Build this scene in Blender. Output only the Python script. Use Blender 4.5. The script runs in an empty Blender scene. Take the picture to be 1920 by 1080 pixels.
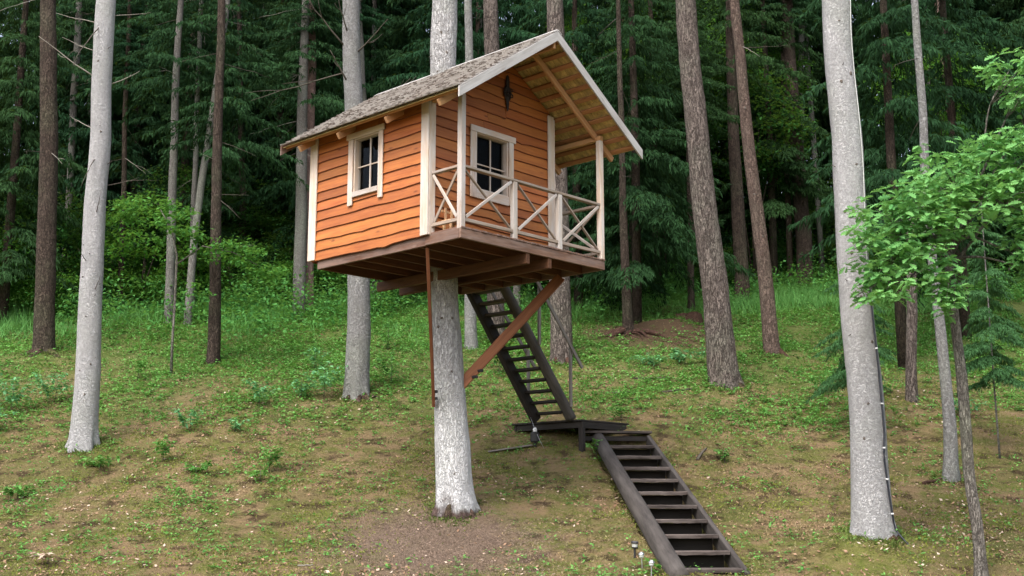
import bpy, math, random
import numpy as np
from mathutils import Vector, Matrix

random.seed(7)
rng = np.random.default_rng(11)
S = bpy.context.scene
COL = S.collection

# ------------------------------------------------------------------ camera
cam_d = bpy.data.cameras.new('camera')
cam = bpy.data.objects.new('camera', cam_d)
COL.objects.link(cam)
cam.location = (0, 0, 1.6)
cam.rotation_euler = (math.pi / 2 + 0.1832, 0, 0)
cam_d.sensor_width = 36
cam_d.lens = 42.0
cam_d.clip_end = 600
S.camera = cam

# ------------------------------------------------------------------ world: bright overcast sky
SUN_EL, SUN_AZ = math.radians(52), math.radians(205)   # azimuth clockwise from +Y
w = bpy.data.worlds.new('World'); S.world = w; w.use_nodes = True
nt = w.node_tree
sky = nt.nodes.new('ShaderNodeTexSky'); sky.sky_type = 'NISHITA'; sky.sun_disc = False
sky.sun_elevation = SUN_EL; sky.sun_rotation = SUN_AZ
sky.air_density = 1.0; sky.dust_density = 4.0; sky.ozone_density = 1.0
hs = nt.nodes.new('ShaderNodeHueSaturation'); hs.inputs['Saturation'].default_value = 0.62
bg = nt.nodes['Background']; bg.inputs['Strength'].default_value = 0.15
nt.links.new(sky.outputs[0], hs.inputs['Color']); nt.links.new(hs.outputs[0], bg.inputs['Color'])

# ------------------------------------------------------------------ sun behind cloud
sl = bpy.data.lights.new('sun', 'SUN'); sl.energy = 1.1; sl.angle = math.radians(35); sl.color = (1, .975, .94)
so = bpy.data.objects.new('sun', sl); COL.objects.link(so)
sd = Vector((math.sin(SUN_AZ) * math.cos(SUN_EL), math.cos(SUN_AZ) * math.cos(SUN_EL), math.sin(SUN_EL)))
so.rotation_euler = (-sd).to_track_quat('-Z', 'Y').to_euler()
so.location = (0, 0, 60)

S.view_settings.view_transform = 'Standard'
S.view_settings.look = 'None'
S.view_settings.gamma = 1
S.view_settings.use_curve_mapping = False
S.view_settings.exposure = 1.38
S.cycles.max_bounces = 4
S.cycles.diffuse_bounces = 2
S.cycles.glossy_bounces = 2
S.cycles.transmission_bounces = 3
S.cycles.transparent_max_bounces = 6
S.cycles.caustics_reflective = False
S.cycles.caustics_refractive = False

# ------------------------------------------------------------------ mesh helpers
def mesh_np(name, V, F, smooth=False):
    """V (n,3) array, F (m,k) int array of equal-size faces"""
    me = bpy.data.meshes.new(name)
    V = np.ascontiguousarray(V, dtype=np.float32); F = np.ascontiguousarray(F, dtype=np.int32)
    n, (m, k) = len(V), F.shape
    me.vertices.add(n); me.vertices.foreach_set('co', V.ravel())
    me.loops.add(m * k); me.loops.foreach_set('vertex_index', F.ravel())
    me.polygons.add(m); me.polygons.foreach_set('loop_start', np.arange(0, m * k, k, dtype=np.int32))
    if smooth: me.polygons.foreach_set('use_smooth', np.ones(m, dtype=bool))
    me.update(calc_edges=True)
    return me

def mesh_pd(name, V, F, smooth=False):
    me = bpy.data.meshes.new(name); me.from_pydata([tuple(map(float, v)) for v in V], [], [tuple(map(int, f)) for f in F])
    if smooth: me.polygons.foreach_set('use_smooth', [True] * len(me.polygons))
    me.update(); return me

def obj(name, me, mat=None, parent=None, loc=None, rot=None, mw=None):
    o = bpy.data.objects.new(name, me); COL.objects.link(o)
    if mat is not None and me is not None and not me.materials: me.materials.append(mat)
    if parent is not None: o.parent = parent
    if mw is not None: o.matrix_local = mw
    if loc is not None: o.location = loc
    if rot is not None: o.rotation_euler = rot
    return o

def empty(name, loc=(0, 0, 0), rz=0.0):
    o = bpy.data.objects.new(name, None); COL.objects.link(o)
    o.location = loc; o.rotation_euler = (0, 0, rz); o.empty_display_size = .3
    return o

def tag(o, label=None, cat=None, group=None, kind=None):
    if label: o['label'] = label
    if cat: o['category'] = cat
    if group: o['group'] = group
    if kind: o['kind'] = kind
    return o

def cbox(L, W, H, c=.006, jit=0.0):
    """chamfered box centred on origin, long axis X: (verts, faces)"""
    hx, hy, hz = L / 2, W / 2, H / 2
    c = min(c, hx * .4, hy * .4, hz * .4)
    V = []; idx = {}
    for sx in (-1, 1):
        for sy in (-1, 1):
            for sz in (-1, 1):
                for a in range(3):
                    p = [sx * (hx - c), sy * (hy - c), sz * (hz - c)]
                    p[a] = (sx * hx, sy * hy, sz * hz)[a]
                    idx[(sx, sy, sz, a)] = len(V)
                    if jit: p = [q + random.uniform(-jit, jit) for q in p]
                    V.append(p)
    F = []
    I = lambda s, a: idx[(s[0], s[1], s[2], a)]
    for a in range(3):
        b, d = (a + 1) % 3, (a + 2) % 3
        for s in (-1, 1):
            q = []
            for sb, sdd in ((-1, -1), (1, -1), (1, 1), (-1, 1)):
                t = [0, 0, 0]; t[a] = s; t[b] = sb; t[d] = sdd; q.append(I(t, a))
            F.append(q if s > 0 else q[::-1])
        # edges along axis a
        for sb in (-1, 1):
            for sdd in (-1, 1):
                t0 = [0, 0, 0]; t0[a] = -1; t0[b] = sb; t0[d] = sdd
                t1 = list(t0); t1[a] = 1
                q = [I(t0, b), I(t1, b), I(t1, d), I(t0, d)]
                F.append(q if sb * sdd < 0 else q[::-1])
    for sx in (-1, 1):
        for sy in (-1, 1):
            for sz in (-1, 1):
                t = (sx, sy, sz); q = [I(t, 0), I(t, 1), I(t, 2)]
                F.append(q if sx * sy * sz > 0 else q[::-1])
    return V, F

def frame(p0, p1, up=(0, 0, 1)):
    p0, p1 = Vector(p0), Vector(p1)
    x = (p1 - p0).normalized(); u = Vector(up)
    if abs(x.dot(u)) > .98: u = Vector((0, 1, 0))
    y = u.cross(x).normalized(); z = x.cross(y)
    m = Matrix((x, y, z)).transposed().to_4x4(); m.translation = (p0 + p1) / 2
    return m, (p1 - p0).length

def beam(name, p0, p1, W, H, mat, parent=None, up=(0, 0, 1), c=.006, jit=.0015):
    """timber from p0 to p1: W across, H along 'up'"""
    m, L = frame(p0, p1, up)
    V, F = cbox(L, W, H, c, jit)
    return obj(name, mesh_pd(name, V, F), mat, parent, mw=m)

def abox(name, x0, x1, y0, y1, z0, z1, mat, parent=None, c=.005, jit=.001):
    """axis-aligned board whose grain runs along its longest side"""
    d = (x1 - x0, y1 - y0, z1 - z0); k = d.index(max(d))
    cx, cy, cz = (x0 + x1) / 2, (y0 + y1) / 2, (z0 + z1) / 2
    if k == 0: return beam(name, (x0, cy, cz), (x1, cy, cz), d[1], d[2], mat, parent, c=c, jit=jit)
    if k == 1: return beam(name, (cx, y0, cz), (cx, y1, cz), d[0], d[2], mat, parent, c=c, jit=jit)
    return beam(name, (cx, cy, z0), (cx, cy, z1), d[0], d[1], mat, parent, up=(0, 1, 0), c=c, jit=jit)

def vnoise(x, y, seed=0):
    """value noise, numpy, about -1..1"""
    x = np.asarray(x, float); y = np.asarray(y, float)
    xi = np.floor(x).astype(np.int64); yi = np.floor(y).astype(np.int64)
    fx = x - xi; fy = y - yi; fx = fx * fx * (3 - 2 * fx); fy = fy * fy * (3 - 2 * fy)
    def h(a, b):
        n = (a * 374761393 + b * 668265263 + seed * 974634777) & 0x7fffffff
        n = ((n ^ (n >> 13)) * 1274126177) & 0x7fffffff
        return ((n ^ (n >> 16)) & 0xffff) / 32767.5 - 1
    return (h(xi, yi) * (1 - fx) + h(xi + 1, yi) * fx) * (1 - fy) + (h(xi, yi + 1) * (1 - fx) + h(xi + 1, yi + 1) * fx) * fy

def tube_arrays(P, R, seg=8, flare=None, rough=0.0, seed=0, cap=True):
    """swept tube: P (n,3) path, R (n) radii; flare(t_index, angle)->radius factor"""
    P = np.asarray(P, float); R = np.asarray(R, float); n = len(P)
    T = np.gradient(P, axis=0); T /= np.linalg.norm(T, axis=1)[:, None] + 1e-9
    ref = np.array([0., 1, 0]) if abs(T[0][2]) > .7 else np.array([0., 0, 1])
    N = ref - T * (T @ ref)[:, None]; N /= np.linalg.norm(N, axis=1)[:, None] + 1e-9
    B = np.cross(T, N)
    a = np.linspace(0, 2 * math.pi, seg, endpoint=False)
    rad = np.repeat(R[:, None], seg, 1)
    if flare is not None: rad = rad * flare(P, a)
    if rough:
        s = np.concatenate([[0], np.cumsum(np.linalg.norm(np.diff(P, axis=0), axis=1))])
        A, SS = np.meshgrid(a, s)
        rad = rad * (1 + rough * (vnoise(np.cos(A) * 2 + 7, SS * 2.2 + np.sin(A) * 2, seed) + .6 * vnoise(np.cos(A) * 5, SS * 6 + np.sin(A) * 5, seed + 3)))
    V = P[:, None, :] + rad[:, :, None] * (np.cos(a)[None, :, None] * N[:, None, :] + np.sin(a)[None, :, None] * B[:, None, :])
    V = V.reshape(-1, 3)
    i = np.arange(n - 1)[:, None]; j = np.arange(seg)[None, :]; k = (j + 1) % seg
    F = np.stack([i * seg + j, i * seg + k, (i + 1) * seg + k, (i + 1) * seg + j], -1).reshape(-1, 4)
    F = [tuple(f) for f in F]
    if cap: F = F + [tuple(range(seg))[::-1], tuple(range((n - 1) * seg, n * seg))]
    return V, F

def tube(name, P, R, mat, parent=None, seg=8, smooth=True, **kw):
    V, F = tube_arrays(P, R, seg, **kw)
    me = mesh_pd(name, V, F, smooth)
    return obj(name, me, mat, parent)

def resample(pts, step):
    """smooth (Catmull-Rom) resample of rows [x,y,z,r,...]"""
    p = np.asarray(pts, float); n = len(p)
    out = []
    for i in range(n - 1):
        p0, p1, p2, p3 = p[max(i - 1, 0)], p[i], p[i + 1], p[min(i + 2, n - 1)]
        m = max(1, int(np.linalg.norm((p2 - p1)[:3]) / step))
        for t in np.arange(m) / m:
            out.append(.5 * (2 * p1 + (p2 - p0) * t + (2 * p0 - 5 * p1 + 4 * p2 - p3) * t * t + (3 * p1 - p0 - 3 * p2 + p3) * t ** 3))
    out.append(p[-1]); return np.array(out)

def unit(v): return v / (np.linalg.norm(v, axis=-1, keepdims=True) + 1e-9)

def kites(base, d, side, L, W, droop=0.0, k=.45):
    """leaf-shaped quads; returns V (4N,3), F (N,4)"""
    L = np.broadcast_to(np.asarray(L, float), (len(base),))[:, None]; W = np.broadcast_to(np.asarray(W, float), (len(base),))[:, None]
    tip = base + d * L; tip[:, 2] -= (droop * L)[:, 0]
    mid = base + d * L * k
    V = np.stack([base, mid + side * W / 2, tip, mid - side * W / 2], 1).reshape(-1, 3)
    F = np.arange(len(base) * 4).reshape(-1, 4)
    return V, F

def rand_dirs(n, zlo=-1., zhi=1.):
    z = rng.uniform(zlo, zhi, n); a = rng.uniform(0, 2 * math.pi, n); r = np.sqrt(np.maximum(0, 1 - z * z))
    return np.stack([r * np.cos(a), r * np.sin(a), z], 1)

def perp(d):
    q = rand_dirs(len(d)); return unit(np.cross(d, q))

def cat(parts):
    Vs, Fs, o = [], [], 0
    for V, F in parts:
        Vs.append(V); Fs.append(F + o); o += len(V)
    return np.concatenate(Vs), np.concatenate(Fs)

# ------------------------------------------------------------------ materials
class NT:
    def __init__(self, name):
        self.m = bpy.data.materials.new(name); self.m.use_nodes = True
        self.t = self.m.node_tree; self.b = self.t.nodes['Principled BSDF']; self.out = self.t.nodes['Material Output']
    def n(self, ty, **kw):
        x = self.t.nodes.new(ty)
        for k, v in kw.items():
            if hasattr(x, k) and k not in x.inputs: setattr(x, k, v)
            else: x.inputs[k].default_value = v
        return x
    def l(self, a, b): self.t.links.new(a, b)
    def val(self, sock, v):
        if hasattr(v, 'is_output'): self.l(v, sock)
        else: sock.default_value = v
    def mix(self, fac, a, b, mode='MIX'):
        x = self.t.nodes.new('ShaderNodeMix'); x.data_type = 'RGBA'; x.blend_type = mode
        def c(v): return tuple(v) + (1,) if isinstance(v, tuple) and len(v) == 3 else v
        self.val(x.inputs[0], fac); self.val(x.inputs[6], c(a)); self.val(x.inputs[7], c(b))
        return x.outputs[2]
    def math(self, op, a, b=0.0):
        x = self.t.nodes.new('ShaderNodeMath'); x.operation = op; self.val(x.inputs[0], a); self.val(x.inputs[1], b); return x.outputs[0]
    def ramp(self, fac, p0, p1):
        x = self.t.nodes.new('ShaderNodeMapRange'); x.inputs[1].default_value = p0; x.inputs[2].default_value = p1
        x.clamp = True; self.l(fac, x.inputs[0]); return x.outputs[0]
    def coord(self, scale=(1, 1, 1), rnd=True, kind='Object'):
        tc = self.n('ShaderNodeTexCoord'); mp = self.n('ShaderNodeMapping'); self.l(tc.outputs[kind], mp.inputs[0])
        mp.inputs['Scale'].default_value = scale
        if rnd:
            oi = self.n('ShaderNodeObjectInfo'); cm = self.t.nodes.new('ShaderNodeVectorMath'); cm.operation = 'SCALE'
            cm.inputs[0].default_value = (37, 53, 71); self.l(oi.outputs['Random'], cm.inputs['Scale']); self.l(cm.outputs[0], mp.inputs['Location'])
        return mp.outputs[0]
    def noise(self, co, scale=1., detail=4., rough=.55, dist=0.):
        x = self.t.nodes.new('ShaderNodeTexNoise'); x.inputs['Scale'].default_value = scale; x.inputs['Detail'].default_value = detail
        x.inputs['Roughness'].default_value = rough; x.inputs['Distortion'].default_value = dist; self.l(co, x.inputs['Vector']); return x.outputs[0]
    def voro(self, co, scale=1., feat='F1', out='Distance', rnd=1.):
        x = self.t.nodes.new('ShaderNodeTexVoronoi'); x.feature = feat; x.inputs['Scale'].default_value = scale; x.inputs['Randomness'].default_value = rnd
        self.l(co, x.inputs['Vector']); return x.outputs[out]
    def bump(self, h, dist=.01, strength=1.):
        x = self.t.nodes.new('ShaderNodeBump'); x.inputs['Distance'].default_value = dist; x.inputs['Strength'].default_value = strength
        self.l(h, x.inputs['Height']); self.l(x.outputs[0], self.b.inputs['Normal'])
    def done(self, col, rough=.8, spec=.25):
        self.val(self.b.inputs['Base Color'], tuple(col) + (1,) if isinstance(col, tuple) else col)
        self.val(self.b.inputs['Roughness'], rough); self.b.inputs['Specular IOR Level'].default_value = spec
        return self.m

def wood(name, c1, c2, knot=(.1, .04, .02), knotamt=.5, grey=None, greyamt=0., var=.25, rough=.75, grain=1., bump=.004):
    k = NT(name)
    co = k.coord((.7, 11 * grain, 11 * grain)); g = k.noise(co, 2.2, 7, .68, .8)
    co2 = k.coord((1.2, 5, 5)); g2 = k.noise(co2, 1.3, 3)
    f = k.math('ADD', k.math('MULTIPLY', g, .65), k.math('MULTIPLY', g2, .35))
    col = k.mix(k.ramp(f, .38, .62), c1, c2)
    co3 = k.coord((2.4, 7.5, 7.5)); v = k.voro(co3, 1.0)
    kf = k.math('MULTIPLY', k.math('SUBTRACT', 1., k.ramp(v, .04, .17)), knotamt)
    col = k.mix(kf, col, knot)
    if grey is not None:
        co4 = k.coord((1.5, 9, 9)); col = k.mix(k.math('MULTIPLY', k.ramp(k.noise(co4, 1.1, 5, .65), .38, .62), greyamt), col, grey)
    oi = k.n('ShaderNodeObjectInfo')
    vv = k.math('ADD', k.math('MULTIPLY', oi.outputs['Random'], var), 1 - var / 2)
    hs = k.n('ShaderNodeHueSaturation'); k.l(vv, hs.inputs['Value']); k.l(col, hs.inputs['Color'])
    k.l(k.math('ADD', k.math('MULTIPLY', k.math('FRACT', k.math('MULTIPLY', oi.outputs['Random'], 7.31)), .009), .4955), hs.inputs['Hue'])
    k.bump(g, bump, .8)
    return k.done(hs.outputs[0], rough, .3)

def bark(name, c1, c2, c3, vs=(9, 9, 5), fs=28., depth=.02, lichen=None, lamt=0., rough=.95, crack=.5, speck=.55, cw=.05):
    """flaky bark: two-tone mottling, thin wandering cracks, dark flecks, lichen stains"""
    k = NT(name)
    n0 = k.noise(k.coord(vs), 1., 3, .6, .4); e = k.math('ABSOLUTE', k.math('SUBTRACT', n0, .5))
    n4 = k.noise(k.coord(tuple(q * 2.1 for q in vs)), 1., 3, .6); e2 = k.math('ABSOLUTE', k.math('SUBTRACT', n4, .5))
    co2 = k.coord((1, 1, .8)); n1 = k.noise(co2, fs, 6, .75); n2 = k.noise(co2, 1.2, 5, .65); n5 = k.noise(co2, 3.1, 4, .6)
    n3 = k.noise(k.coord((38, 38, 62)), 1., 4, .7)
    col = k.mix(k.ramp(n1, .38, .62), c2, c1)
    col = k.mix(k.math('MULTIPLY', k.ramp(n5, .45, .65), .4), col, c2)
    if lichen is not None: col = k.mix(k.math('MULTIPLY', k.ramp(n2, .46, .66), lamt), col, lichen)
    line = k.math('SUBTRACT', 1., k.ramp(e, 0., cw)); line2 = k.math('SUBTRACT', 1., k.ramp(e2, 0., cw))
    lines = k.math('MAXIMUM', line, k.math('MULTIPLY', line2, .7))
    col = k.mix(k.math('MULTIPLY', lines, crack), col, c3)
    col = k.mix(k.math('MULTIPLY', k.ramp(n3, .54, .68), speck), col, c3)
    h = k.math('ADD', k.math('SUBTRACT', 1., lines), k.math('ADD', k.math('MULTIPLY', n1, .7), k.math('MULTIPLY', n3, -.5)))
    k.bump(h, depth, 1.)
    return k.done(col, rough, .1)

def leafmat(name, c1, c2, trans=.3, rough=.5, hue=None):
    k = NT(name)
    ge = k.n('ShaderNodeNewGeometry'); r = ge.outputs['Random Per Island']
    tc = k.n('ShaderNodeTexCoord'); oi = k.n('ShaderNodeObjectInfo')
    n = k.noise(ge.outputs['Position'], .9, 2)
    f = k.math('ADD', k.math('MULTIPLY', r, .6), k.math('MULTIPLY', k.ramp(n, .3, .7), .4))
    col = k.mix(f, c1, c2)
    if hue:
        col = k.mix(k.math('MULTIPLY', oi.outputs['Random'], hue), col, k.mix(f, (c1[0] * 1.5, c1[1] * 1.15, c1[2] * .7), (c2[0] * 2.2, c2[1] * 1.35, c2[2] * .8)))
    k.done(col, rough, .06)
    if trans:
        tr = k.n('ShaderNodeBsdfTranslucent'); mx = k.n('ShaderNodeMixShader'); mx.inputs[0].default_value = trans
        tcol = k.mix(.35, col, (.25, .38, .03)); k.l(tcol, tr.inputs['Color'])
        k.l(k.b.outputs[0], mx.inputs[1]); k.l(tr.outputs[0], mx.inputs[2]); k.l(mx.outputs[0], k.out.inputs[0])
    return k.m

def plain(name, c, rough=.6, spec=.3, metal=0., var=0.):
    k = NT(name); co = k.coord((1, 1, 1)); n = k.noise(co, 30., 4)
    col = k.mix(k.math('MULTIPLY', n, .35), tuple(c), tuple(q * .6 for q in c)); k.b.inputs['Metallic'].default_value = metal
    return k.done(col, rough, spec)

M = {}
M['clad'] = wood('stained_orange_wood', (.43, .148, .036), (.28, .080, .019), (.11, .028, .010), .85, (.34, .12, .045), .3, var=.42, rough=.55, bump=.003)
M['clad_edge'] = wood('bark_edge_and_lap_shade', (.20, .058, .022), (.11, .032, .015), (.05, .02, .01), .4, var=.3)  # dark live edge; its tone also paints the shadow line under each lap
M['pine'] = wood('raw_pine', (.60, .47, .37), (.46, .335, .245), (.22, .11, .065), .7, (.58, .55, .53), .75, var=.15)
M['weathered'] = wood('weathered_pine', (.50, .425, .36), (.34, .27, .22), (.13, .08, .06), .5, (.52, .50, .48), .7, var=.2)
M['rail'] = wood('weathered_rail_wood', (.37, .285, .22), (.21, .15, .11), (.1, .06, .05), .5, (.32, .29, .265), .6, var=.2)
M['fascia'] = wood('brown_fascia_wood', (.215, .115, .075), (.085, .042, .028), (.30, .2, .15), .5, (.22, .17, .15), .5, var=.15)
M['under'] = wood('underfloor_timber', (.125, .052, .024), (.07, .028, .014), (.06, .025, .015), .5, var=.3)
M['brace'] = wood('red_brown_timber', (.27, .105, .05), (.15, .055, .026), (.08, .03, .02), .5, var=.1)
M['batten'] = wood('batten_wood', (.44, .215, .10), (.31, .14, .062), (.12, .05, .03), .5, var=.25)
M['rafter'] = wood('rafter_wood', (.54, .31, .155), (.41, .21, .10), (.15, .07, .03), .6, var=.15)
M['lining'] = wood('shingle_underside_wood', (.70, .54, .25), (.54, .385, .15), (.10, .07, .03), .5, (.16, .12, .06), .6, var=.3)
M['barge'] = wood('grey_barge_board', (.44, .415, .39), (.27, .245, .225), (.15, .12, .1), .5, (.50, .49, .48), .6, var=.1)
M['tread'] = wood('dark_old_tread', (.055, .040, .034), (.018, .014, .012), (.12, .09, .075), .4, (.17, .14, .125), .5, var=.4)
M['darkwood'] = wood('tarred_timber', (.022, .017, .014), (.010, .008, .007), (.008, .006, .005), .4, (.034, .027, .024), .5, var=.3)
M['logpole'] = wood('weathered_log', (.058, .049, .044), (.026, .022, .020), (.015, .012, .011), .5, (.095, .083, .075), .65, var=.15, grain=.7)
M['greypole'] = wood('grey_handrail_wood', (.20, .175, .15), (.11, .09, .08), (.05, .04, .03), .4, (.24, .22, .2), .5, var=.2)
M['toy'] = wood('fresh_stool_wood', (.62, .40, .22), (.52, .30, .15), (.3, .15, .07), .3, var=.1)

k = NT('old_shingle_wood')
ge = k.n('ShaderNodeNewGeometry'); co = k.coord((1, 1, 1), rnd=False)
g = k.noise(k.coord((30, 30, 4), rnd=False), 2., 4)
c_ = k.mix(ge.outputs['Random Per Island'], (.50, .46, .42), (.33, .29, .26))
c_ = k.mix(k.math('MULTIPLY', k.ramp(k.noise(co, 1.6, 5, .7), .50, .70), .55), c_, (.27, .14, .08))
c_ = k.mix(k.math('MULTIPLY', k.ramp(k.noise(co, 24., 3, .7), .5, .7), .5), c_, (.10, .075, .06))
c_ = k.mix(k.math('MULTIPLY', k.ramp(k.noise(co, 2.7, 4, .6), .56, .7), .4), c_, (.12, .14, .06))
k.bump(g, .006); M['shingle'] = k.done(c_, .9, .1)

k = NT('shingle_end_grain'); ge = k.n('ShaderNodeNewGeometry')
M['endgrain'] = k.done(k.mix(k.ramp(ge.outputs['Random Per Island'], .1, .7), (.13, .11, .098), (.42, .395, .37)), .95, .05)
M['bark_pale'] = bark('pale_spruce_bark', (.55, .54, .545), (.40, .39, .39), (.13, .115, .11), (15, 15, 24), 26., .014, (.36, .38, .33), .4, crack=.2, speck=.34)
M['bark_white'] = bark('whitened_spruce_bark', (.60, .59, .57), (.44, .42, .40), (.16, .14, .12), (15, 15, 7), 40., .014, (.62, .62, .60), .5, crack=.45)
M['bark_grey'] = bark('grey_spruce_bark', (.29, .275, .26), (.185, .17, .155), (.06, .05, .042), (16, 16, 12), 30., .016, (.27, .30, .235), .5)
M['bark_ridge'] = bark('ridged_bark', (.27, .225, .20), (.155, .122, .106), (.045, .034, .03), (15, 15, 3.2), 30., .04, (.25, .27, .20), .3, crack=.85)
M['bark_dark'] = bark('dark_brown_bark', (.125, .092, .074), (.068, .05, .041), (.022, .017, .014), (15, 15, 5), 30., .03, (.13, .14, .085), .35, crack=.7)
M['bark_pink'] = bark('peeling_pink_bark', (.36, .235, .205), (.25, .155, .135), (.08, .05, .042), (11, 11, 6), 26., .02, (.38, .28, .22), .3)
M['bark_orange'] = bark('pine_upper_bark', (.36, .19, .12), (.25, .13, .085), (.09, .05, .04), (9, 9, 5), 26., .02)
M['bark_moss'] = bark('root_bark', (.15, .10, .08), (.09, .06, .045), (.03, .02, .018), (9, 9, 9), 24., .03, (.10, .12, .035), .8)
M['bark_oak'] = bark('oak_bark', (.31, .285, .25), (.19, .168, .145), (.06, .05, .045), (26, 26, 4), 34., .025, (.24, .27, .18), .35, crack=.8)
M['twig'] = plain('dead_twig', (.10, .085, .07), .9, .1)
M['scar'] = plain('branch_scar_bark', (.13, .11, .095), .95, .05)
M['twig_pale'] = plain('pale_dead_twig', (.26, .235, .2), .9, .1)
M['redroot'] = bark('red_root', (.15, .085, .065), (.09, .05, .038), (.05, .03, .02), (14, 14, 14), 26., .02)

M['spruce'] = leafmat('spruce_needles', (.006, .019, .009), (.022, .070, .029), .1, .8, hue=.55)
M['spruce_light'] = leafmat('spruce_needles_light', (.025, .075, .028), (.07, .17, .06), .2, .55)
M['broad'] = leafmat('broad_leaves', (.014, .055, .016), (.05, .16, .035), .35, .45)
M['broad_bright'] = leafmat('bright_broad_leaves', (.036, .13, .022), (.11, .30, .048), .42, .5)
M['oakleaf'] = leafmat('oak_leaves', (.085, .27, .085), (.26, .53, .165), .38, .4)
M['cover'] = leafmat('ground_cover_leaves', (.055, .19, .042), (.21, .45, .11), .3, .5)
M['cover_dark'] = leafmat('seedling_leaves', (.075, .24, .105), (.21, .47, .21), .3, .5)
M['sapling'] = leafmat('sapling_leaves', (.045, .16, .035), (.14, .35, .075), .4, .5)
M['under_leaf'] = leafmat('undergrowth_leaves', (.035, .15, .036), (.15, .39, .10), .4, .5)
M['grass'] = leafmat('grass_blades', (.065, .21, .05), (.20, .43, .13), .35, .5)
k = NT('moss_and_needles'); ge = k.n('ShaderNodeNewGeometry'); r = ge.outputs['Random Per Island']; ps = ge.outputs['Position']
c_ = k.mix(k.ramp(k.noise(ps, .8, 5, .65), .42, .56), (.36, .25, .135), (.155, .185, .04))
c_ = k.mix(k.math('MULTIPLY', k.ramp(k.noise(ps, 1.9, 5, .7), .51, .60), .85), c_, (.07, .042, .024))
c_ = k.mix(k.math('MULTIPLY', r, .6), c_, k.mix(r, (.06, .05, .025), (.48, .38, .25)))
M['mossblade'] = k.done(c_, .85, .05)
M['carpet'] = leafmat('moss_carpet', (.075, .105, .014), (.27, .30, .06), .15, .8)
M['collar'] = leafmat('moss_tufts', (.045, .06, .018), (.17, .24, .06), .15, .7)
M['needle'] = leafmat('red_brown_needles', (.12, .082, .062), (.34, .25, .19), 0, .8)
M['litter'] = leafmat('dry_leaf_litter', (.16, .085, .05), (.40, .26, .17), .12, .7)
M['litter_pale'] = leafmat('pale_dry_leaves', (.36, .25, .18), (.62, .50, .40), .1, .7)
M['darkmetal'] = plain('black_metal', (.02, .018, .018), .55, .4)
M['iron'] = plain('dark_iron', (.025, .018, .016), .6, .4, .3)
M['steel'] = plain('brushed_steel', (.55, .55, .57), .3, .5, .9)
M['solar'] = plain('solar_cap', (.10, .11, .17), .25, .6)
M['whiteplastic'] = plain('white_plastic', (.75, .75, .75), .4, .4)
M['lens'] = plain('frosted_lens', (.55, .56, .52), .3, .5)
M['blackcable'] = plain('black_cable', (.02, .022, .03), .5, .4)
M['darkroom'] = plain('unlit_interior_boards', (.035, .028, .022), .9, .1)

k = NT('window_glass')
tr = k.n('ShaderNodeBsdfTransparent', Color=(.75, .78, .78, 1)); gl = k.n('ShaderNodeBsdfGlossy', Roughness=.02, Color=(.9, .95, 1, 1)); fr = k.n('ShaderNodeFresnel', IOR=1.10)
mx = k.n('ShaderNodeMixShader'); k.l(fr.outputs[0], mx.inputs[0]); k.l(tr.outputs[0], mx.inputs[1]); k.l(gl.outputs[0], mx.inputs[2]); k.l(mx.outputs[0], k.out.inputs[0])
M['glass'] = k.m

# ------------------------------------------------------------------ ground
PROF = np.array([(-60, 0), (8, 0), (11, .02), (14, .22), (16.2, .70), (18.7, 1.48), (21.5, 2.56), (26, 4.32), (30, 5.88), (34, 7.35), (38, 8.5), (44, 9.8), (55, 11.6), (80, 14.6), (140, 18.6), (260, 22)])
_ys = np.arange(-60, 250, .1); _zs = np.interp(_ys, PROF[:, 0], PROF[:, 1])
_k = np.hanning(13); _k /= _k.sum(); _zs = np.convolve(np.pad(_zs, 6, mode='edge'), _k, mode='valid')
MOUNDS = [(-.9, 18.9, .75, .10), (-7.75, 21.8, .8, .14), (5.15, 17.3, .8, .14), (4.55, 16.75, .6, .16), (-3.2, 24.7, .7, .14), (4.6, 25.6, .8, .14), (6.1, 28.1, .6, .12), (2.9, 29.5, .7, .15), (4.0, 30.6, 1.0, .42), (-11, 28, .9, .2), (3.55, 21.25, .35, .10)]
def gz(x, y):
    x = np.asarray(x, float); y = np.asarray(y, float)
    z = np.interp(y, _ys, _zs)
    z = z + .10 * vnoise(x * .35, y * .35, 5) * np.clip((y - 8) / 10, 0, 1) + .028 * vnoise(x * 1.3, y * 1.3, 6) + .012 * vnoise(x * 4.1, y * 4.1, 8)
    cxs = 2.66 - .61 * (y - 16.45) / 5.6; z = z - .32 * np.clip((.53 - abs(x - cxs)) / .10, 0, 1) * np.clip((y - 16.35) / .2, 0, 1) * np.clip((22.3 - y) / .3, 0, 1)
    for mx_, my_, r_, h_ in MOUNDS: z = z + h_ * np.exp(-((x - mx_) ** 2 + (y - my_) ** 2) / (r_ * r_))
    return z
def G(x, y): return float(gz(x, y))

xs = np.concatenate([np.arange(-150, -14, 4.), np.arange(-14, 14, .16), np.arange(14, 151, 4.)])
ys = np.concatenate([np.arange(-40, 12, 2.), np.arange(12, 34, .13), np.arange(34, 50, .5), np.arange(50, 240, 6.)])
X, Y = np.meshgrid(xs, ys); Zg = gz(X, Y)
nx, ny = len(xs), len(ys)
i = np.arange(ny - 1)[:, None]; j = np.arange(nx - 1)[None, :]
Fg = np.stack([i * nx + j, i * nx + j + 1, (i + 1) * nx + j + 1, (i + 1) * nx + j], -1).reshape(-1, 4)

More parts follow.
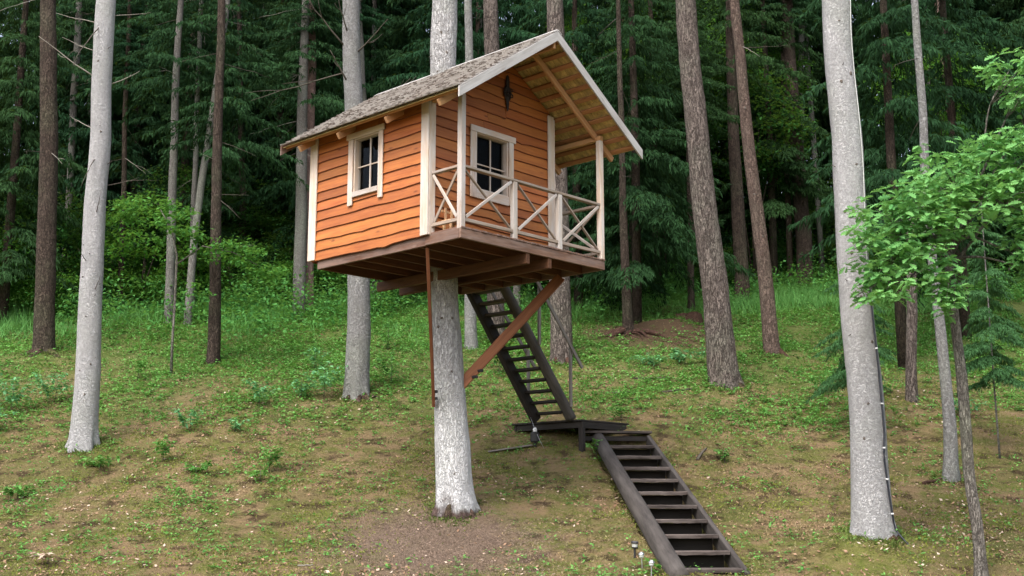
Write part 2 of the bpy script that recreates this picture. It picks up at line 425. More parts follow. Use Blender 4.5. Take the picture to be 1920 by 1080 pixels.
k = NT('forest_floor')
ge = k.n('ShaderNodeNewGeometry'); pos = ge.outputs['Position']
sp = k.n('ShaderNodeSeparateXYZ'); k.l(pos, sp.inputs[0])
nb = k.noise(pos, .45, 4); nm = k.noise(pos, 1.7, 5, .65); nf = k.noise(pos, 14., 4, .7); nff = k.noise(pos, 55., 4, .75)
col = k.mix(k.ramp(nm, .42, .58), (.29, .20, .105), (.145, .165, .036))
col = k.mix(k.math('MULTIPLY', k.ramp(nf, .42, .66), .55), col, (.24, .175, .10))
col = k.mix(k.math('MULTIPLY', k.ramp(nb, .50, .64), .6), col, (.105, .115, .03))
col = k.mix(k.math('MULTIPLY', k.ramp(k.noise(pos, 2.3, 5, .7), .52, .62), .85), col, (.055, .033, .019))
# reddish needle litter under the house tree
def blob(cx, cy, r):
    vm = k.t.nodes.new('ShaderNodeVectorMath'); vm.operation = 'DISTANCE'; cb = k.n('ShaderNodeCombineXYZ'); k.l(sp.outputs[0], cb.inputs[0]); k.l(sp.outputs[1], cb.inputs[1])
    k.l(cb.outputs[0], vm.inputs[0]); vm.inputs[1].default_value = (cx, cy, 0)
    return k.ramp(k.math('ADD', vm.outputs['Value'], k.math('MULTIPLY', nm, 1.6)), r + 1.3, r)
col = k.mix(k.math('MULTIPLY', blob(-1.2, 17.7, 1.5), .9), col, (.21, .15, .115))
col = k.mix(k.math('MULTIPLY', blob(4.75, 16.6, .35), .9), col, (.17, .22, .03))
# greener further up the slope
up_ = k.ramp(k.math('ADD', sp.outputs[1], k.math('MULTIPLY', nb, 9.)), 27.5, 33.)
col = k.mix(k.math('MULTIPLY', up_, .75), col, (.10, .17, .036))
col = k.mix(k.math('MULTIPLY', blob(3.7, 30.3, 2.0), .92), col, (.095, .055, .038))
col = k.mix(k.math('MULTIPLY', k.ramp(nff, .52, .72), .5), col, (.05, .035, .02))
col = k.mix(k.math('MULTIPLY', k.ramp(nff, .46, .30), .35), col, (.34, .26, .165))
k.bump(k.math('ADD', nf, nff), .06, 1.)
M['ground'] = k.done(col, .95, .1)
tag(obj('ground', mesh_np('ground', np.stack([X, Y, Zg], -1).reshape(-1, 3), Fg, True), M['ground']), 'mossy forest floor rising as a slope behind the tree house', kind='structure')

# ------------------------------------------------------------------ the tree house (local frame: x along the porch front, y backwards, z above the deck)
HX, HY, HZ, HR = -.7193, 16.3377, 5.5195, .8136
LV, LU, WS, WR, WB = 3.20, 3.27, .687, 2.67, 3.39      # deck width, depth, front wall offset, right wall, back of wall
RX, RZ, RS = 1.60, 3.25, .6865                         # ridge x, ridge height, roof slope
YF, YB = -.425, 3.76                                   # roof ends
_ang = math.atan(RS); CA, SA = math.cos(_ang), math.sin(_ang)
house = empty('tree_house', (HX, HY, HZ), HR)
tag(house, 'orange wooden cabin with shingled gable roof and porch, built around the tall trunk', 'tree house')
def HW(x, y, z):
    c, s = math.cos(HR), math.sin(HR)
    return Vector((HX + c * x - s * y, HY + s * x + c * y, HZ + z))
def roofz(x): return RZ - RS * abs(x - RX)

# deck: boards, rim boards, joists, carrying beams
nb_ = 31; wd = LV / nb_
for q in range(nb_):
    x0 = q * wd + .003; x1 = (q + 1) * wd - .003
    y0 = -.012 + random.uniform(-.006, .006)
    abox('deck_board', x0, x1, y0, LU, -.028, random.uniform(-.003, .002), M['fascia'], house, c=.003)
RB, RT = -.172, -.030
abox('rim_board', -.002, LV + .002, -.002, .042, RB, RT, M['fascia'], house)
abox('rim_board', -.004, .040, .045, .735, RB, RT, M['fascia'], house)
abox('rim_board', .006, .048, .738, LU, RB - .006, RT, M['fascia'], house)
abox('rim_board', LV - .042, LV + .002, .045, LU, RB, RT, M['fascia'], house)
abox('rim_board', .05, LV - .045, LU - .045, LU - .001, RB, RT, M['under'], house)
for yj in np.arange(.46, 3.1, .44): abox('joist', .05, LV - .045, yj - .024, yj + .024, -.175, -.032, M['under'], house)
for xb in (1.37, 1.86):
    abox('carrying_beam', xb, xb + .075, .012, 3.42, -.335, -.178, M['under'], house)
for yb in (1.45, 2.2): abox('cross_beam', .35, 2.95, yb, yb + .06, -.178 - .16, -.20, M['under'], house) if False else None
beam('diagonal_brace', (1.74, 1.82, -2.03), (3.10, .84, -.19), .055, .165, M['brace'], house, up=(0, .3, 1))
beam('diagonal_brace', (.08, .775, -.18), (1.40, 2.02, -2.33), .05, .07, M['brace'], house, up=(0, 0, 1))

for px_, py_, pz_ in ((1.90, 1.62, -1.86), (1.98, 1.58, -1.76), (1.345, 1.95, -2.22), (1.30, 1.90, -2.12)):
    abox('bolt', px_ - .022, px_ + .022, py_ - .06, py_ + .05, pz_ - .022, pz_ + .022, M['darkmetal'], house, c=.006)
# inner wall panels with real openings, floor panel inside
OPF = (.945, 1.65, .84, 1.745)      # front opening x0,x1,z0,z1
OPL = (1.765, 2.365, .90, 1.775)    # side opening y0,y1,z0,z1
def panel_front(y0, y1, op, name):
    V, F = [], []
    def pr(poly):
        b = len(V); n = len(poly)
        for yy in (y0, y1): V.extend([(p[0], yy, p[1]) for p in poly])
        F.append(tuple(range(b, b + n))); F.append(tuple(range(b + 2 * n - 1, b + n - 1, -1)))
        for q in range(n): F.append((b + q, b + n + q, b + n + (q + 1) % n, b + (q + 1) % n))
    t = lambda x: roofz(x) - .12
    if op:
        a, b_, c, d = op
        pr([(.03, 0.002), (a, 0.002), (a, t(a)), (.03, t(.03))]); pr([(b_, 0.002), (WR - .03, .002), (WR - .03, t(WR - .03)), (b_, t(b_))])
        pr([(a, .002), (b_, .002), (b_, c), (a, c)]); pr([(a, d), (b_, d), (b_, t(b_)), (RX, t(RX)), (a, t(a))])
    else: pr([(.03, .002), (WR - .03, .002), (WR - .03, t(WR - .03)), (RX, t(RX)), (.03, t(.03))])
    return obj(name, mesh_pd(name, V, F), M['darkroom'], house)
panel_front(WS + .002, WS + .04, OPF, 'wall_panel'); panel_front(WB - .06, WB - .02, None, 'wall_panel')
def panel_side(x0, x1, op, name):
    V, F = [], []
    def bx(ya, yb, za, zb):
        b = len(V); V.extend([(x, y, z) for x in (x0, x1) for y in (ya, yb) for z in (za, zb)])
        F.extend([tuple(b + q for q in f) for f in ((0, 1, 3, 2), (4, 6, 7, 5), (0, 4, 5, 1), (2, 3, 7, 6), (0, 2, 6, 4), (1, 5, 7, 3))])
    zt = roofz(x0) - .14
    if op:
        a, b_, c, d = op
        bx(WS + .045, a, .002, zt); bx(b_, WB - .065, .002, zt); bx(a, b_, .002, c); bx(a, b_, d, zt)
    else: bx(WS + .045, WB - .065, .002, zt)
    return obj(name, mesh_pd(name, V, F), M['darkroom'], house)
panel_side(.004, .04, OPL, 'wall_panel'); panel_side(WR - .04, WR - .004, None, 'wall_panel')

# lapped live-edge cladding, every board its own piece
def clad(o, d, n, s0b, s1b, s0t, s1t, zb, zt, seed, notch=True):
    """board in frame (d along wall, n outward); s ranges at bottom/top edge"""
    L = s1b - s0b; sg = max(4, int(L / .17)); V, F = [], []
    lo = vnoise(np.arange(sg + 1) * .34 + seed * 3.1, seed * 1.7 + np.zeros(sg + 1), 21) * .016 + vnoise(np.arange(sg + 1) * 1.3 + seed, seed * .7 + np.zeros(sg + 1), 22) * .004
    if notch and sg > 8 and seed % 3 != 0:
        lo[int(seed * 7) % (sg - 4) + 2] -= .020
    th = .038
    for q in range(sg + 1):
        t = q / sg; sb = s0b + (s1b - s0b) * t; st = s0t + (s1t - s0t) * t; b = zb + lo[q]
        V += [(sb, .015, b), (sb, th - .008, b), (sb, th, b + .010), (st, .013, zt), (st, .003, zt)]
    mi_ = []
    for q in range(sg):
        for r in range(5):
            a0, a1 = q * 5 + r, q * 5 + (r + 1) % 5
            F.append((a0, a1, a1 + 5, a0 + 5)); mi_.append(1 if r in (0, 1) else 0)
    F += [(4, 3, 2, 1, 0), tuple(sg * 5 + r for r in range(5))]
    mid = (s0b + s1b) / 2
    V = [(v[0] - mid, v[1], v[2] - zb) for v in V]
    d, n = Vector(d), Vector(n); u = Vector((0, 0, 1))
    if d.cross(n).dot(u) < 0:      # keep a right-handed frame
        V = [(-v[0], v[1], v[2]) for v in V]; d = -d; F = [f[::-1] for f in F]; mid = -mid
    m = Matrix((d, n, u)).transposed().to_4x4(); m.translation = Vector(o) + d * mid + u * zb
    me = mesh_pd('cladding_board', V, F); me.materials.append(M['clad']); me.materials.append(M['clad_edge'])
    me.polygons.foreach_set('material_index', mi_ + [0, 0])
    return obj('cladding_board', me, None, house, mw=m)
seed = 1
def wall_boards(o, d, n, s0, s1, ztop, op, gable=False, step=.158):
    global seed
    z = -.05
    while True:
        st = step * random.uniform(.9, 1.1); zb, zt = z, z + st + .024
        z += st
        if gable:
            def ext(zz):
                h = (RZ - .105 - zz) / RS
                return max(s0, RX - h), min(s1, RX + h)
            if zb > RZ - .25: break
            b0, b1 = ext(zb); t0, t1 = ext(min(zt, RZ - .13))
            zt = min(zt, RZ - .13)
        else:
            if zb > ztop - .02: break
            zt = min(zt, ztop); b0, b1, t0, t1 = s0, s1, s0, s1
        seed += 1
        if op and zt > op[2] - .06 and zb < op[3] + .02:
            if op[0] - .02 > b0: clad(o, d, n, b0, op[0] - .02, t0, op[0] - .02, zb, zt, seed)
            seed += 1
            if zb < op[2] - .045: clad(o, d, n, op[0] - .018, op[1] + .018, op[0] - .018, op[1] + .018, zb, op[2] - .03, seed, False)
            if zt > op[3] + .03: clad(o, d, n, op[0] - .018, op[1] + .018, op[0] - .018, op[1] + .018, max(zb, op[3] + .005), zt, seed, False)
            if op[1] + .02 < b1: clad(o, d, n, op[1] + .02, b1, op[1] + .02, t1, zb, zt, seed)
        else:
            # some rows are made of two boards butted end to end
            if random.random() < .35 and b1 - b0 > 1.6 and t1 - t0 > 1.2:
                m_ = b0 + (b1 - b0) * random.uniform(.35, .65); clad(o, d, n, b0, m_ - .002, t0, m_ - .002, zb, zt, seed); seed += 1; clad(o, d, n, m_ + .002, b1, m_ + .002, t1, zb + .004, zt + .002, seed)
            else: clad(o, d, n, b0, b1, t0, t1, zb, zt, seed)
wall_boards((0, 0, 0), (0, 1, 0), (-1, 0, 0), WS + .02, WB - .02, roofz(0) - .11, OPL)
wall_boards((0, WS, 0), (1, 0, 0), (0, -1, 0), .02, WR - .02, 9, OPF, True)
wall_boards((WR, 0, 0), (0, 1, 0), (1, 0, 0), WS + .02, WB - .02, roofz(WR) - .12, None)
wall_boards((0, WB, 0), (1, 0, 0), (0, 1, 0), .02, WR - .02, 9, None, True)

# corner boards of raw pine
zt0 = roofz(0) - .10
abox('corner_board', -.062, -.036, WS - .058, WS + .105, -.035, zt0, M['pine'], house)
abox('corner_board', -.034, .085, WS - .062, WS - .037, -.032, zt0 + .05, M['pine'], house)
abox('corner_board', -.062, -.036, WB - .12, WB + .06, -.035, zt0, M['pine'], house)
abox('corner_board', -.034, .085, WB + .037, WB + .060, -.03, zt0 + .05, M['pine'], house)
ztr = roofz(WR) - .12
abox('corner_board', WR - .10, WR + .036, WS - .062, WS - .037, -.03, ztr, M['pine'], house)
abox('corner_board', WR + .038, WR + .062, WS - .06, WS + .09, -.03, ztr - .04, M['pine'], house)

# windows
def window_front():
    w = empty('window'); w.parent = house; a, b, c, d = OPF; y = WS
    yo = y - .062
    abox('head_trim', a - .14, b + .15, yo - .006, yo + .022, d - .012, d + .085, M['pine'], w)
    abox('side_trim', a - .135, a - .008, yo, yo + .024, .70, d - .014, M['pine'], w)
    abox('side_trim', b + .002, b + .105, yo, yo + .024, .72, d - .014, M['pine'], w)
    abox('sill', a - .006, b, yo + .004, yo + .03, .70, c + .005, M['pine'], w)
    for x0, x1 in ((a - .004, a + .022), (b - .022, b + .004)): abox('reveal', x0, x1, y - .036, y + .09, c, d, M['pine'], w)
    abox('reveal', a + .023, b - .023, y - .036, y + .09, d - .026, d + .001, M['pine'], w)
    abox('reveal', a + .023, b - .023, y - .036, y + .09, c - .001, c + .025, M['pine'], w)
    ym = y + .035; xm = (a + b) / 2 + .02; zm = c + (d - c) * .47
    abox('glazing_bar', xm - .011, xm + .011, ym - .012, ym + .010, c + .025, d - .027, M['pine'], w, c=.003)
    for x0, x1 in ((a + .023, xm - .012), (xm + .012, b - .023)):
        abox('glazing_bar', x0, x1, ym - .010, ym + .008, zm - .010, zm + .010, M['pine'], w, c=.003)
        for z0, z1 in ((c + .026, zm - .011), (zm + .011, d - .028)):
            obj('pane', mesh_pd('pane', [(x0, ym + .014, z0), (x1, ym + .014, z0), (x1, ym + .014, z1), (x0, ym + .014, z1)], [(0, 1, 2, 3)]), M['glass'], w)
    return w
def window_side():
    w = empty('window'); w.parent = house; a, b, c, d = OPL
    xo = -.062
    abox('head_trim', xo - .006, xo + .022, a - .14, b + .16, d - .01, d + .085, M['pine'], w)
    abox('side_trim', xo, xo + .024, a - .11, a - .004, .71, d - .012, M['pine'], w)
    abox('side_trim', xo, xo + .024, b + .004, b + .115, .70, d - .012, M['pine'], w)
    abox('sill', xo - .004, xo + .05, a, b, c - .075, c + .006, M['weathered'], w)
    for y0, y1 in ((a - .004, a + .022), (b - .022, b + .004)): abox('reveal', -.036, .09, y0, y1, c, d, M['pine'], w)
    abox('reveal', -.036, .09, a + .023, b - .023, d - .026, d + .001, M['pine'], w)
    abox('reveal', -.010, .09, a + .023, b - .023, c - .001, c + .022, M['pine'], w)
    xm = .035; ym = (a + b) / 2 - .02; zm = c + (d - c) * .47
    abox('glazing_bar', xm - .012, xm + .010, ym - .011, ym + .011, c + .022, d - .027, M['pine'], w, c=.003)
    for y0, y1 in ((a + .023, ym - .012), (ym + .012, b - .023)):
        abox('glazing_bar', xm - .010, xm + .008, y0, y1, zm - .010, zm + .010, M['pine'], w, c=.003)
        for z0, z1 in ((c + .023, zm - .011), (zm + .011, d - .028)):
            obj('pane', mesh_pd('pane', [(xm + .014, y0, z0), (xm + .014, y1, z0), (xm + .014, y1, z1), (xm + .014, y0, z1)], [(0, 1, 2, 3)]), M['glass'], w)
    return w
window_front(); window_side()

# porch posts, rails and crossed braces
PW = .085
abox('porch_post', .0, PW, -.004, PW, -.03, 1.965, M['weathered'], house)
abox('porch_post', LV - PW, LV, -.004, PW, -.03, 1.965, M['pine'], house)
abox('porch_post', LV - PW, LV, 2.0, 2.0 + PW, -.03, 1.965, M['pine'], house)
for xp in (1.09, 2.10): abox('rail_post', xp, xp + .085, .004, .08, -.02, .868, M['weathered'], house)
abox('top_rail', PW + .002, LV - PW - .002, .0, .085, .870, .908, M['rail'], house)
abox('top_rail', .004, .08, PW + .003, WS - .065, .870, .908, M['rail'], house)
abox('top_rail', LV - .08, LV - .004, PW + .003, 1.998, .862, .905, M['rail'], house)
bays = [(PW, 1.09), (1.175, 2.10), (2.185, LV - PW)]
for x0, x1 in bays:
    abox('bottom_rail', x0 + .002, x1 - .002, .012, .06, .085, .135, M['rail'], house)
    beam('rail_brace', (x0 + .03, .052, .855), (x1 - .03, .052, .15), .022, .045, M['rail'], house, up=(0, -1, .001))
    beam('rail_brace', (x0 + .03, .026, .15), (x1 - .03, .026, .855), .05, .026, M['weathered'], house, up=(0, -1, .001)) if False else beam('rail_brace', (x0 + .03, .022, .15), (x1 - .03, .022, .855), .045, .024, M['weathered'], house, up=(0, 1, .001))
def side_bay(x, y0, y1, sgn):
    abox('bottom_rail', x - .024, x + .024, y0 + .003, y1 - .003, .085, .135, M['rail'], house)
    beam('rail_brace', (x - sgn * .014, y0 + .02, .15), (x - sgn * .014, y1 - .02, .855), .045, .024, M['weathered'], house, up=(1, 0, .001))
    beam('rail_brace', (x + sgn * .014, y0 + .02, .855), (x + sgn * .014, y1 - .02, .15), .045, .024, M['rail'], house, up=(1, 0, .001))
side_bay(.036, PW, WS - .062, 1); side_bay(LV - .036, PW, 1.1, 1); side_bay(LV - .036, 1.1, 2.0, 1)
abox('top_plate', .0, .085, -.004, WS - .04, 1.967, 2.045, M['rafter'], house)
abox('top_plate', LV - .085, LV, -.004, WB, 1.967, 2.045, M['rafter'], house)

# roof: rafters, battens, lining, shingles, barge boards
SLEN = (RX + .437) / CA
def slope_pt(side, s, y, off):
    """s metres down the slope from the ridge, off = distance below the top surface"""
    x = RX - side * (s * CA) - side * off * SA * 0; z = RZ - s * SA - off / CA
    return Vector((RX - side * s * CA, y, z))
for yr in (.10, 1.24, 2.37, 3.35):
    for sd_ in (1, -1):
        p0 = slope_pt(sd_, .01, yr, .136); p1 = slope_pt(sd_, SLEN - .10, yr, .136)
        beam('rafter', p0, p1, .05, .10, M['rafter'], house)
for sd_ in (1, -1):
    for q in range(11):
        s = .10 + q * (SLEN - .24) / 10
        p0 = slope_pt(sd_, s, YF + .03, .060); p1 = slope_pt(sd_, s, YB - .03, .060)
        beam('batten', p0, p1, .075, .040, M['batten'], house, up=(sd_ * -SA, 0, CA))
def roof_strips(name, mat, s_list, t0, t1, wmin, wmax, gap, zig, lift):
    V, F, mi_ = [], [], []
    for sd_ in (1, -1):
        e = Vector((-sd_ * CA, 0, -SA)); n = Vector((-sd_ * SA, 0, CA)); o = Vector((RX, 0, RZ))
        for (sa, sb) in s_list:
            y = YF + .03
            while y < YB - .03:
                wv = random.uniform(wmin, wmax); y1 = min(y + wv, YB - .02)
                a = sa; b = sb + random.uniform(-zig, zig); la, lb = t0, t1
                jt = random.uniform(-.0015, .0015)
                b0 = len(V)
                for ss, lift_ in ((a, 0), (b, lift + jt)):
                    for yy in (y + gap, y1 - gap):
                        for off in (t0, t1): 
                            p = o + e * ss + n * (lift_ - off); V.append((p.x, yy, p.z))
                F.extend([tuple(b0 + q for q in f) for f in ((0, 2, 6, 4), (1, 5, 7, 3), (4, 6, 7, 5), (0, 1, 3, 2), (0, 4, 5, 1), (2, 3, 7, 6))]); mi_ += [0, 0, 1, 0, 0, 0]
                y = y1
    me = mesh_pd(name, V, F); me.materials.append(mat); me.materials.append(M['endgrain'])
    if name == 'shingles': me.polygons.foreach_set('material_index', mi_)
    return obj(name, me, None, house)
ncr = 18; stp = SLEN / ncr
tag(roof_strips('shingles', M['shingle'], [(max(0, q * stp - .06), (q + 1) * stp + .012) for q in range(ncr)], .000, .018, .04, .10, .003, .007, .036), kind='stuff')
tag(roof_strips('shingle_lining', M['lining'], [(.04 + q * (SLEN - .06) / 9, .04 + (q + 1) * (SLEN - .06) / 9 - .006) for q in range(9)], .0295, .0375, .05, .12, .003, .0, .0), kind='stuff')
for sd_ in (1, -1):
    for yy in (YF - .004, YB + .004):
        p0 = slope_pt(sd_, -.002, yy, .060); p1 = slope_pt(sd_, SLEN + (.045 if yy < 0 else -.02), yy, .060)
        V, F = [], []
        for p in (p0, p1):
            for dy in (-.013, .013):
                for dz in (-.078, .078): V.append((p.x, p.y + dy, p.z + dz))
        F = [(0, 1, 3, 2), (4, 6, 7, 5), (0, 4, 5, 1), (2, 3, 7, 6), (0, 2, 6, 4), (1, 5, 7, 3)]
        c0 = Vector((sum(v[0] for v in V) / 8, yy, sum(v[2] for v in V) / 8)); x = (p1 - p0).normalized(); y_ = Vector((0, 1, 0)); z_ = x.cross(y_)
        m = Matrix((x, y_, z_)).transposed().to_4x4(); m.translation = c0; mi = m.inverted()
        obj('barge_board', mesh_pd('barge_board', [mi @ Vector(v) for v in V], F), M['barge'] if yy < 0 else M['fascia'], house, mw=m)
    n = Vector((-sd_ * SA, 0, CA))
    c_ = Vector((RX - sd_ * .052, 0, RZ + .028 - .052 * RS))
    beam('ridge_board', (c_.x, YF - .02, c_.z), (c_.x, YB + .02, c_.z), .10, .016, M['barge'], house, up=n)
abox('ridge_beam', RX - .025, RX + .025, YF + .05, YB - .05, RZ - .26, RZ - .10, M['rafter'], house)

# dark iron ornament on the gable
def ornament():
    o = empty('gable_ornament', (1.615, WS - .058, 2.53)); o.parent = house; o.scale = (1.6, 1.3, 1.0)
    prof = [(-.295, .006), (-.27, .014), (-.22, .016), (-.18, .022), (-.14, .020), (-.10, .036), (-.05, .050), (0, .055), (.05, .052), (.085, .036), (.11, .024), (.15, .022), (.2, .026), (.24, .022), (.27, .018), (.295, .006)]
    V, F = [], []
    sg = 8
    for z, r in prof:
        for a in range(sg):
            t = 2 * math.pi * a / sg; V.append((r * math.cos(t), .018 * min(1, r / .03) * math.sin(t), z))
    for q in range(len(prof) - 1):
        for a in range(sg): F.append((q * sg + a, q * sg + (a + 1) % sg, (q + 1) * sg + (a + 1) % sg, (q + 1) * sg + a))
    F += [tuple(range(sg))[::-1], tuple(range((len(prof) - 1) * sg, len(prof) * sg))]
    obj('cast_plate', mesh_pd('cast_plate', V, F), M['iron'], o)
    for s in (-1, 1):
        for zc, rr in ((-.04, .03), (.05, .026)):
            P = [(s * (.030 + rr * math.sin(t)), -.016, zc + rr * math.cos(t)) for t in np.linspace(0, 4.6, 12)]
            tube('scroll', P, np.linspace(.009, .005, 12), M['iron'], o, 6)
    P = [(.026 * math.cos(t), -.03, -.02 + .032 * math.sin(t)) for t in np.linspace(0, 2 * math.pi, 14)]
    tube('ring', P, [.007] * 14, M['iron'], o, 6)
ornament()
# leaf of the side door standing open behind the corner, with its bent handle
abox('door', WR + .07, WR + .11, WS + .10, WS + .62, .02, 1.75, M['pine'], house)
P = [(WR + .125, WS + .12 + .05 * math.sin(t), .60 - .16 * math.cos(t) * .9) for t in np.linspace(0.1, 3.0, 10)]
tube('door_handle', P, [.011] * 10, M['rafter'], house, 6)

# little chair on the porch
st = empty('toy_chair', HW(.23, .42, .002), HR)
tag(st, 'small pale wooden toy chair standing on the porch behind the side railing', 'chair')
abox('seat', -.13, .13, -.09, .09, .15, .172, M['toy'], st)
for sx in (-.09, .09):
    for sy in (-.07, .07): abox('leg', sx - .016, sx + .016, sy - .016, sy + .016, .0, .149, M['toy'], st, c=.003)
for sx in (-.06, .06): abox('back_slat', sx - .018, sx + .018, .062, .08, .173, .37, M['toy'], st, c=.003)
abox('back_rail', -.12, .12, .081, .097, .30, .33, M['toy'], st, c=.003)

# ------------------------------------------------------------------ upper stair (steep, from landing to the deck)
def hstair():
    o = empty('upper_stair', HW(5.15, 2.78, -2.31), HR)
    tag(o, 'steep dark log stair with thin grey handrails climbing to the tree house floor', 'stairs')
    ox, oy, oz = 5.15, 2.78, -2.31
    L = lambda x, y, z: (x - ox, y - oy, z - oz)
    # near stringer: a round log; far stringer: dark half log
    P = resample([L(5.20, 2.45, -2.30) + (.10,), L(4.3, 2.45, -1.17) + (.094,), L(3.30, 2.45, .06) + (.088,)], .12)
    m = frame(P[0, :3], P[-1, :3])[0]; mi = m.inverted()
    V, F = tube_arrays(P[:, :3], P[:, 3], 16, rough=.05, seed=3); V = [mi @ Vector(v) for v in V]
    obj('stringer_log', mesh_pd('stringer_log', V, F, True), M['logpole'], o, mw=m)
    beam('stringer', L(5.03, 3.14, -2.31), L(3.28, 3.14, -.06), .12, .22, M['darkwood'], o, c=.03)
    n = 12
    for q in range(n):
        t = (q + .55) / n; x = 5.13 + (3.34 - 5.13) * t; z = -2.29 + (2.24) * t
        abox('tread', *[v for p in zip(L(x - .10, 2.47, z - .02), L(x + .085, 3.12, z + .025)) for v in p], M['darkwood'] if q < 9 else M['tread'], o)
    # handrails
    abox('handrail_post', *[v for p in zip(L(5.06, 2.33, -2.1), L(5.115, 2.375, -.98)) for v in p], M['greypole'], o)
    abox('handrail_post', *[v for p in zip(L(4.215, 2.33, -1.05), L(4.27, 2.375, .07)) for v in p], M['greypole'], o)
    beam('handrail', L(5.36, 2.30, -1.37), L(4.06, 2.30, .16), .03, .07, M['greypole'], o)
    abox('handrail_post', *[v for p in zip(L(4.885, 3.215, -2.0), L(4.94, 3.26, -.98)) for v in p], M['greypole'], o)
    beam('handrail', L(5.16, 3.285, -1.31), L(3.9, 3.285, .08), .03, .07, M['greypole'], o)
hstair()

# ------------------------------------------------------------------ landing platform
def landing():
    ox, oy, oz = 5.22, 2.22, -3.0
    o = empty('landing_platform', HW(ox, oy, oz), HR)
    tag(o, 'low dark plank landing between the two flights of stairs', 'platform')
    zt = -2.32 - oz; W_, D_ = 1.36, 1.72
    nb = 12
    for q in range(nb):
        y0 = q * D_ / nb + .004; abox('plank', -.05, W_ + random.uniform(-.02, .02), y0 - .02, (q + 1) * D_ / nb - .024, zt - .035, zt + random.uniform(-.003, .003), M['darkwood'], o)
    abox('frame_beam', .0, W_ - .06, -.015, .035, zt - .155, zt - .040, M['darkwood'], o)
    abox('frame_beam', .0, W_ - .06, D_ - .10, D_ - .05, zt - .155, zt - .040, M['darkwood'], o)
    abox('frame_beam', .0, .05, .037, D_ - .11, zt - .15, zt - .040, M['darkwood'], o)
    abox('frame_beam', W_ - .11, W_ - .06, .037, D_ - .11, zt - .15, zt - .040, M['darkwood'], o)
    for x, y in ((.0, -.012), (.0, D_ - .14), (W_ - .15, .0), (W_ - .15, D_ - .14)):
        wp = HW(ox + x, oy + y, 0); gb = G(wp.x, wp.y) - HZ - oz - .1
        abox('leg', x - .002, x + .09, y - .005, y + .085, gb, zt - .157 if y > 0 or x > .1 else zt - .04, M['darkwood'], o)
landing()

# ------------------------------------------------------------------ lower stair (long shallow flight of planks between two poles)
def lstair():
    A_ = Vector((2.66, 16.45, .80)); B_ = Vector((2.05, 22.05, 2.90))
    o = empty('lower_stair', (A_.x, A_.y, A_.z)); tag(o, 'long low flight of worn plank steps between two grey poles', 'stairs')
    d = (B_ - A_); dh = Vector((d.x, d.y, 0)).normalized(); sd_ = Vector((dh.y, -dh.x, 0))   # sd_ points right
    beam('stringer_plank', d * -.03 + sd_ * .455 + Vector((0, 0, -.075)), d * 1.0 + sd_ * .455 + Vector((0, 0, -.075)), .075, .24, M['logpole'], o, c=.012)
    beam('side_board', d * -.02 - sd_ * .40 + Vector((0, 0, -.13)), d * 1.0 - sd_ * .40 + Vector((0, 0, -.13)), .04, .16, M['darkwood'], o)
    for s, r0, r1 in ((-1, .145, .118),):
        wo = .475
        pts = []
        for t in np.linspace(-.035, 1.0 if s < 0 else 1.01, 20):
            p = d * t + sd_ * s * wo; pts.append((p.x, p.y, p.z - .03, r0 + (r1 - r0) * t))
        pts = np.array(pts); m = frame(pts[0, :3], pts[-1, :3])[0]; mi = m.inverted()
        V, F = tube_arrays(pts[:, :3], pts[:, 3], 18, rough=.035, seed=9 + s); V = np.array([mi @ Vector(v) for v in V])
        if s > 0: V[:, 1] = np.maximum(V[:, 1], -.055) if False else np.clip(V[:, 1], -.5, .05)   # sawn flat on the inside
        obj('stringer_pole', mesh_pd('stringer_pole', V, F, True), M['logpole'], o, mw=m)
    n = 10
    for q in range(n):
        t = .002 + q * .1005; p = d * t
        a = p - sd_ * .41; b = p + sd_ * .41
        yaw = random.uniform(-.012, .012)
        a = a + dh * yaw; b = b - dh * yaw
        # a worn plank: chopped edge
        m, L = frame(a, b); sg = 9; V, F = [], []
        for k_ in range(sg + 1):
            x = -L / 2 + L * k_ / sg; e = random.uniform(-.012, .006); h = random.uniform(-.004, .004); lo = random.uniform(-.006, .006)
            V += [(x, -.14 + e, -.036 + lo), (x, .14, -.036), (x, .14, .020), (x, -.13 + e, .020 + h), (x, -.143 + e, .008 + h)]
        for k_ in range(sg):
            for r in range(5): a0, a1 = k_ * 5 + r, k_ * 5 + (r + 1) % 5; F.append((a0, a0 + 5, a1 + 5, a1))
        F += [(0, 1, 2, 3, 4), tuple(sg * 5 + r for r in range(4, -1, -1))]
        if m.to_3x3().col[1].dot(dh) < 0: V = [(v[0], -v[1], v[2]) for v in V]; F = [f[::-1] for f in F]
        obj('tread', mesh_pd('tread', V, F), M['tread'], o, mw=m)
        beam('dark_gap_board', p - sd_ * .37 + dh * .15 + Vector((0, 0, -.13)), p + sd_ * .40 + dh * .15 + Vector((0, 0, -.13)), .03, .18, M['darkwood'], o)  # dark board added behind each tread to paint the gap below it black
        if q in (0,):
            beam('foot_post', p - sd_ * .40 - dh * .02 + Vector((0, 0, -.35)), p - sd_ * .40 - dh * .02 + Vector((0, 0, -.03)), .1, .1, M['logpole'], o, up=(0, 1, 0), c=.02)
            beam('foot_post', p + sd_ * .40 - dh * .02 + Vector((0, 0, -.35)), p + sd_ * .40 - dh * .02 + Vector((0, 0, -.03)), .1, .1, M['logpole'], o, up=(0, 1, 0), c=.02)
    p = d * 1.015
    beam('top_step', p - sd_ * .80 + Vector((0, 0, .06)), p + sd_ * .52 + Vector((0, 0, .06)), .30, .045, M['tread'], o)
    beam('dark_gap_board', p - sd_ * .80 - dh * .10 + Vector((0, 0, -.06)), p + sd_ * .45 - dh * .10 + Vector((0, 0, -.06)), .035, .085, M['darkwood'], o)
    beam('foot_post', p - sd_ * .76 + Vector((0, 0, -.4)), p - sd_ * .76 + Vector((0, 0, .035)), .09, .09, M['darkwood'], o, up=(0, 1, 0), c=.012)
lstair()

